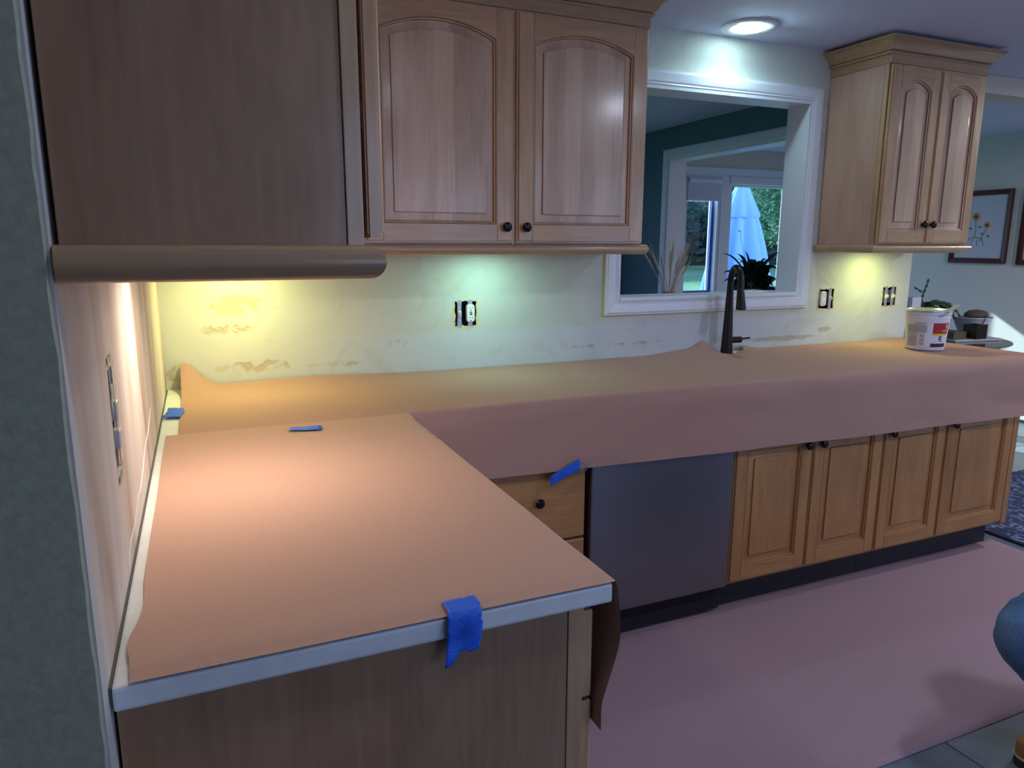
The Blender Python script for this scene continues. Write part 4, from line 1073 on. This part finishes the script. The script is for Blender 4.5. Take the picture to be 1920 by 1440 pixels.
E_ = [(0, 1), (1, 2), (2, 3), (3, 4), (2, 5), (5, 6), (6, 7), (2, 8), (8, 9), (9, 10), (0, 11), (11, 12), (12, 13), (0, 14), (14, 15), (15, 16), (13, 17), (16, 18)]
rad = [.12, .125, .125, .055, .05, .055, .042, .028, .055, .042, .028, .09, .058, .036, .09, .055, .036, .03, .03]
skin('body', V, E_, rad, M_skin, t)
M_shirt = plain('dark_grey_shirt', (.05, .055, .065, 1), .9)
skin('shirt', [(2.595, -1.78, .44), (2.52, -1.787, .66), CH, (2.41, -1.80, .92), SR, ER, (2.25, -1.62, .60), SL, EL, (2.21, -2.0, .55)], [(0, 1), (1, 2), (2, 3), (2, 4), (4, 5), (5, 6), (2, 7), (7, 8), (8, 9)],
     [.165, .155, .148, .07, .075, .058, .046, .075, .058, .046], M_shirt, t)
# jeans with folds
M_den, n, l, b = newmat('blue_denim')
tt = n.new('ShaderNodeTexCoord'); z1 = n.new('ShaderNodeTexNoise'); z1.inputs['Scale'].default_value = 320; z1.inputs['Detail'].default_value = 3; l.new(tt.outputs['Object'], z1.inputs['Vector'])
z2 = n.new('ShaderNodeTexNoise'); z2.inputs['Scale'].default_value = 9; l.new(tt.outputs['Object'], z2.inputs['Vector'])
ad = n.new('ShaderNodeMath'); ad.operation = 'MULTIPLY_ADD'; ad.inputs[1].default_value = .5; l.new(z1.outputs[0], ad.inputs[0]); 
m5 = n.new('ShaderNodeMath'); m5.operation = 'MULTIPLY'; m5.inputs[1].default_value = .5; l.new(z2.outputs[0], m5.inputs[0]); l.new(m5.outputs[0], ad.inputs[2])
rp = n.new('ShaderNodeValToRGB'); l.new(ad.outputs[0], rp.inputs[0]); rp.color_ramp.elements[0].position = .38; rp.color_ramp.elements[0].color = (.035, .09, .22, 1); rp.color_ramp.elements[1].position = .64; rp.color_ramp.elements[1].color = (.13, .25, .45, 1)
l.new(rp.outputs[0], b.inputs['Base Color']); b.inputs['Roughness'].default_value = .9
bp = n.new('ShaderNodeBump'); bp.inputs['Strength'].default_value = .4; bp.inputs['Distance'].default_value = .0006; l.new(z1.outputs[0], bp.inputs['Height']); l.new(bp.outputs[0], b.inputs['Normal'])
def catmull(P, n):
    out = []; P = [Vector(p) for p in P]; P = [2*P[0]-P[1]]+P+[2*P[-1]-P[-2]]
    for k in range(1, len(P)-2):
        for i in range(n):
            t_ = i/n; a, b_, c_, d = P[k-1:k+3]
            out.append(.5*((2*b_)+(c_-a)*t_+(2*a-5*b_+4*c_-d)*t_*t_+(3*b_-a-3*c_+d)*t_**3))
    out.append(P[-2]); return out
def trouser(P, rads, kneei, name):
    C_ = catmull(P, 16); n = len(C_); m_ = 56; rows = []; pu = None
    kn = Vector(P[kneei])
    for i, p in enumerate(C_):
        q = i/(n-1)*(len(rads)-1); a = int(min(q, len(rads)-2)); r = rads[a]+(rads[a+1]-rads[a])*(q-a)
        tg = (C_[min(i+1, n-1)]-C_[max(i-1, 0)]).normalized()
        if pu is None: pu = tg.cross(Vector((0, 1, 0)))
        pu = (pu-tg*pu.dot(tg)).normalized(); w = tg.cross(pu); row = []
        dk = (p-kn).length
        for k in range(m_):
            an = 2*PI*k/m_; d = pu*math.cos(an)+w*math.sin(an); pt = p+d*r
            inner = max(0, d.dot(((Vector(P[0])+Vector(P[-1]))/2-kn).normalized()))
            f = (.0012+.013*inner)*math.exp(-((dk-.02)/.16)**2)*math.sin(i*1.05+2.2*math.sin(an+1))
            f += .004*noise.noise(pt*15)+.002*noise.noise(pt*45)
            row.append(pt+d*f)
        rows.append(row)
    o = MB().loft(rows).build(name, M_den, t, smooth=True, ang=80)
    se = MB(); se.tube([rows[i][12]+(rows[i][12]-C_[i]).normalized()*.001 for i in range(0, n)], .0018, 5); se.build('seam', plain('denim_seam', (.03, .06, .14, 1), .9), o)
    return o
trouser([(2.58, -1.70, .42), (2.40, -1.67, .430), (2.20, -1.63, .447), (2.080, -1.600, .435), (2.042, -1.595, .385), (2.105, -1.610, .32), (2.195, -1.63, .21), (2.275, -1.650, .11)], [.125, .115, .090, .074, .072, .074, .068, .072], 3, 'jeans_leg')
trouser([(2.58, -1.87, .42), (2.50, -1.93, .30), (2.38, -1.99, .17), (2.31, -2.02, .105), (2.36, -2.03, .085), (2.48, -2.04, .085), (2.58, -2.05, .085), (2.66, -2.05, .085)], [.125, .11, .092, .078, .076, .070, .066, .07], 3, 'jeans_leg')
rows = []
for k in range(9):
    z = .33+.26*k/8; r1 = .155-.01*abs(k-3)/3; c_ = Vector((2.62-.06*k/8, -1.783, z))
    rows.append([c_+Vector((r1*.85*math.cos(2*PI*i/32), r1*1.05*math.sin(2*PI*i/32), .02*math.cos(2*PI*i/32)+.004*noise.noise((i, k, 0)))) for i in range(32)])
MB().loft(rows).build('jeans_seat', M_den, t, smooth=True, ang=80)
# boots
M_boot = plain('tan_nubuck', (.30, .14, .045, 1), .8, var=.1, bscale=40); M_sole = plain('dark_rubber_sole', (.035, .028, .022, 1), .8); M_welt = plain('cream_welt', (.55, .48, .38, 1), .6)
def boot(heel, toe, nm):
    heel, toe = Vector(heel), Vector(toe); D = (toe-heel); L = D.length; D.normalize(); S = Vector((0, 0, 1)).cross(D).normalized()
    def out(w, z, n=36, k=1.):
        P = []
        for i in range(n):
            a = 2*PI*i/n; cx_, sx_ = math.cos(a), math.sin(a)
            u = L/2+L/2*math.copysign(abs(cx_)**.75, cx_)*k; wid = w*(.82+.22*sm(.3, .8, u/L)); P.append(heel+D*u+S*wid*math.copysign(abs(sx_)**.8, sx_)+Vector((0, 0, z)))
        return P
    b_ = thing_child(nm, t)
    MB().loft([out(.044, .001), out(.048, .004), out(.048, .026)]).build('sole', M_sole, b_, smooth=True)
    MB().loft([out(.0485, .0262, k=1.01), out(.0485, .032, k=1.01)]).build('welt', M_welt, b_)
    rows = [out(.044, .0322), out(.046, .05), out(.043, .07, k=.98)]
    top = heel+D*.075
    for z, kx, wy in ((.085, .78, .040), (.10, .62, .040), (.13, .42, .042), (.17, .36, .043), (.205, .37, .045)):
        c_ = heel+D*(L/2*(1-(1-kx)*.9)); n = 36
        rows.append([c_+D*(L/2*kx*math.cos(2*PI*i/n))+S*wy*math.sin(2*PI*i/n)+Vector((0, 0, z)) for i in range(n)])
    MB().loft(rows).build('upper', M_boot, b_, smooth=True, ang=60)
    lc = MB()
    for k in range(4):
        c_ = heel+D*(L*.55+.025*k)+Vector((0, 0, .125-.014*k)); lc.tube([c_-S*.03, c_+Vector((0, 0, .006)), c_+S*.03], .003, 6)
    lc.build('laces', M_welt, b_)
def thing_child(name, par):
    o = bpy.data.objects.new(name, None); COL.objects.link(o); o.parent = par; OFF[o.name] = OFF[par.name]; return o
boot((2.362, -1.672, 0), (2.080, -1.597, 0), 'boot')
# kneeling foot: the boot rests on its toe cap behind the body
boot((2.93, -2.06, 0), (2.67, -2.05, 0), 'boot')
# head
hd = Vector(HD); rows = []
for j in range(15):
    v = j/14*PI
    rows.append([hd+Vector((.098*math.sin(v)*math.cos(2*PI*i/28)*(1.0), .074*math.sin(v)*math.sin(2*PI*i/28), .118*math.cos(v)-(.012 if math.cos(2*PI*i/28) < 0 and v > 2 else 0))) for i in range(28)])
hdo = MB().loft(rows).build('head', M_skin, t, smooth=True, ang=80)
MB().loft([[hd+Vector((-.092, w, z_)) for w, z_ in ((-.008, .02), (.008, .02), (.014, -.02), (-.014, -.02))], [hd+Vector((-.118, w, z_)) for w, z_ in ((-.004, .0), (.004, .0), (.010, -.018), (-.010, -.018))]]).build('nose', M_skin, hdo, smooth=True)
for s in (-1, 1):
    MB().lathe(hd+Vector((-.088, .030*s, .018)), [(.001, -.006), (.008, -.003), (.008, .002), (.001, .004)], 14, 'x').build('eye', plain('eye_white', (.7, .7, .7, 1), .3), hdo, smooth=True)
    MB().lathe(hd+Vector((-.0925, .030*s, .018)), [(.001, -.001), (.0045, 0), (.001, .001)], 12, 'x').build('iris', M_hair, hdo)
    MB().lathe(hd+Vector((.008, .074*s, 0)), [(.012, -.006), (.024, 0), (.012, .006)], 16, 'y').build('ear', M_skin, hdo, smooth=True)
MB().tube([hd+Vector((-.088, -.022, -.05)), hd+Vector((-.093, 0, -.052)), hd+Vector((-.088, .022, -.05))], .005, 8).build('mouth', plain('lips', (.40, .14, .12, 1), .5), hdo, smooth=True)
rows = []
for j in range(10):
    v = j/9*1.75
    rows.append([hd+Vector((.012, 0, .006))+Vector((.104*math.sin(v)*math.cos(2*PI*i/28), .082*math.sin(v)*math.sin(2*PI*i/28), .124*math.cos(v) + (.062*sm(.2, .7, -math.cos(2*PI*i/28))*sm(.9, 1.6, v)))) for i in range(28)])
MB().loft(rows).build('hair', M_hair, t, smooth=True, ang=80)
# hands resting on the raised knee and thigh
def hand(w, dirv, side):
    w = Vector(w); D = Vector(dirv).normalized(); S = D.cross(Vector((0, 0, 1))).normalized()*side; N = S.cross(D).normalized()
    if N.z > 0: N = -N
    h = thing_child('hand', t)
    MB().tube([w-D*.01, w+D*.03, w+D*.075, w+D*.09], [.026, .036, .038, .030], 16, .42).build('palm', M_skin, h, smooth=True)
    for k, (o_, L) in enumerate(((-.028, .066), (-.009, .076), (.010, .071), (.028, .054))):
        b0 = w+D*.082+S*o_
        MB().tube([b0-D*.012, b0+D*L*.4, b0+D*L*.75+N*.012, b0+D*L*.95+N*.028], [.0095, .009, .008, .0065], 10).build('finger', M_skin, h, smooth=True)
    b0 = w+D*.025-S*.030
    MB().tube([b0, b0-S*.022+D*.022, b0-S*.030+D*.050+N*.008], [.012, .0105, .008], 10).build('thumb', M_skin, h, smooth=True)
hand(WR, (-.8, .15, -.12), 1); hand(WL, (-.3, .1, -.9), -1)

# ------------------------------------------------------------------ garden seen through the windows
GZ = -.35
M_grass = plain('lawn_grass', (.05, .19, .07, 1), .95, var=.35, bscale=1.2)
struct('ground_lawn', MB().box(-25, 75, 3.4, 60, GZ-.2, GZ), M_grass)
struct('ground_south', MB().box(-25, 45, -40, -4.9, GZ-.2, GZ), plain('pale_deck', (.35, .36, .40, 1), .9))
struct('wall_foundation', MB().box(-2.3, 6.2, 3.12, 3.4, GZ-.2, -.02), M_grout)
def leafcloud(name, c, r, n, size, mat, par, seed, flat=.8):
    rs = random.Random(seed); mb = MB()
    lumps = [(Vector((rs.uniform(-.55, .55), rs.uniform(-.55, .55), rs.uniform(-.5, .5))), rs.uniform(.35, .5)) for _ in range(12)]
    for k in range(n):
        lp, lr = rs.choice(lumps); v = Vector((rs.gauss(0, 1), rs.gauss(0, 1), rs.gauss(0, 1))).normalized()*lr*rs.uniform(.75, 1)
        p = Vector(c)+Vector(((lp.x+v.x)*r, (lp.y+v.y)*r, (lp.z+v.z)*r*flat))
        a = Vector((rs.gauss(0, 1), rs.gauss(0, 1), rs.gauss(0, 1))).normalized(); b_ = a.orthogonal().normalized(); s = size*rs.uniform(.6, 1.3)
        mb.add([p-a*s, p-b_*s*.45, p+a*s, p+b_*s*.45], [(0, 1, 2, 3)])
    o = mb.build(name, mat, par, recalc=False); o['kind'] = 'stuff'; return o
def leafmat(nm, c):
    M, n, l, b = newmat(nm); b.inputs['Base Color'].default_value = c; b.inputs['Roughness'].default_value = .5
    tr = n.new('ShaderNodeBsdfTranslucent'); tr.inputs[0].default_value = (c[0]*1.6, c[1]*1.8, c[2]*1.2, 1); mx = n.new('ShaderNodeMixShader'); mx.inputs[0].default_value = .5
    l.new(b.outputs[0], mx.inputs[1]); l.new(tr.outputs[0], mx.inputs[2]); l.new(mx.outputs[0], n['Material Output'].inputs[0]); return M
LM = [leafmat('leaf_bright', (.035, .14, .08, 1)), leafmat('leaf_deep', (.015, .07, .06, 1)), leafmat('leaf_blue_green', (.02, .10, .10, 1))]
M_bark = plain('bark', (.045, .05, .06, 1), .9, bump=.8, bscale=14)
TR = [(17.8, 15.5, 2.3, 3.0, 0), (13.2, 20, 2.2, 4.4, 2), (19.5, 26, 2.6, 4.0, 1), (26, 28, 3.0, 4.2, 2), (33, 28, 3.0, 3.6, 0), (24, 38, 4.0, 5.0, 1), (33, 38, 4.0, 5.0, 2), (42, 36, 4.0, 5.0, 1)]
WHAT = ['bright leafy tree right of the blue parasol', 'blue-green tree seen through the left pane', 'deep green tree behind the left pane', 'blue-green lawn tree straight behind the parasol', 'bright lawn tree right behind the parasol', 'deep green far tree at the left', 'blue-green far tree in the middle', 'deep green far tree at the right']
for k, (x, y, r, h, mi) in enumerate(TR):
    t = thing('garden_tree', (x, y, GZ), WHAT[k], 'tree', 'garden trees beyond the windows')
    MB().tube([(x, y, GZ-.05), (x+.1, y, GZ+1.2), (x+.05, y+.1, h)], [.28 if r > 2 else .12, .2 if r > 2 else .09, .10], 10).build('trunk', M_bark, t, smooth=True)
    leafcloud('crown', (x, y, h), r, 6000, .05*r, LM[mi], t, 100+k)
t = thing('garden_hedge', (30, 46, GZ), 'dense green hedge closing the back of the garden', 'hedge')
rs = random.Random(5); mb = MB()
for k in range(15000):
    p = Vector((rs.uniform(-8, 72), 46+rs.gauss(0, .5), rs.uniform(GZ+.3, 12))); a = Vector((rs.gauss(0, 1), rs.gauss(0, 1), rs.gauss(0, 1))).normalized(); b_ = a.orthogonal().normalized(); s = rs.uniform(.3, .6)
    mb.add([p-a*s, p-b_*s*.5, p+a*s, p+b_*s*.5], [(0, 1, 2, 3)])
o = mb.build('foliage', LM[1], t, recalc=False); o['kind'] = 'stuff'
MB().box(-8, 72, 46.5, 47, GZ, 12).build('hedge_core', plain('dark_hedge_core', (.01, .03, .03, 1), 1), t)
# closed parasol
ux, uy = 8.39, 7.0
t = thing('garden_parasol', (ux, uy, GZ), 'closed pale blue parasol standing outside the glass door', 'parasol')
def pleat(r, z, n=64, amp=.18, ph=0): return [(ux+r*(1+amp*math.sin(8*2*PI*i/n+ph))*math.cos(2*PI*i/n), uy+r*(1+amp*math.sin(8*2*PI*i/n+ph))*math.sin(2*PI*i/n), z) for i in range(n)]
M_par, n, l, b = newmat('pale_blue_canvas'); b.inputs['Base Color'].default_value = (.22, .46, .80, 1); b.inputs['Roughness'].default_value = .9
tr = n.new('ShaderNodeBsdfTranslucent'); tr.inputs[0].default_value = (.16, .40, .85, 1); mx = n.new('ShaderNodeMixShader'); mx.inputs[0].default_value = .5
mx.inputs[0].default_value = .22
l.new(b.outputs[0], mx.inputs[1]); l.new(tr.outputs[0], mx.inputs[2]); l.new(mx.outputs[0], n['Material Output'].inputs[0])
MB().loft([pleat(.03, 2.46, amp=0), pleat(.07, 2.40, amp=.05), pleat(.16, 2.15, amp=.15), pleat(.265, 1.86, amp=.2), pleat(.26, 1.82, amp=.2)]).build('vent_canopy', M_par, t, smooth=True, ang=70)
MB().loft([pleat(.20, 1.95, amp=.15, ph=.5), pleat(.27, 1.70, amp=.24, ph=.5), pleat(.35, 1.3, amp=.28, ph=.6), pleat(.43, .80, amp=.30, ph=.7), pleat(.46, .45, amp=.32, ph=.8)]).build('canopy', M_par, t, smooth=True, ang=70)
MB().tube([(ux, uy, GZ), (ux, uy, 2.5)], .025, 12).build('pole', M_bark, t); MB().lathe((ux, uy, GZ), [(.3, 0), (.3, .06), (.05, .10)], 24).build('base', M_bark, t)
# shrub below the left window
for k, (x, y, r) in enumerate(((5.5, 5.0, .5), (6.9, 6.4, .5))):
    t = thing('garden_shrub', (x, y, GZ), ('low bluish shrub beneath the left garden window', 'second low bluish shrub nearer the parasol')[k], 'shrub', 'low shrubs outside the window')
    leafcloud('foliage', (x, y, .35), r, 1800, .05, LM[2], t, 300+k); MB().tube([(x, y, GZ), (x, y, .3)], .02, 6).build('stem', M_bark, t)
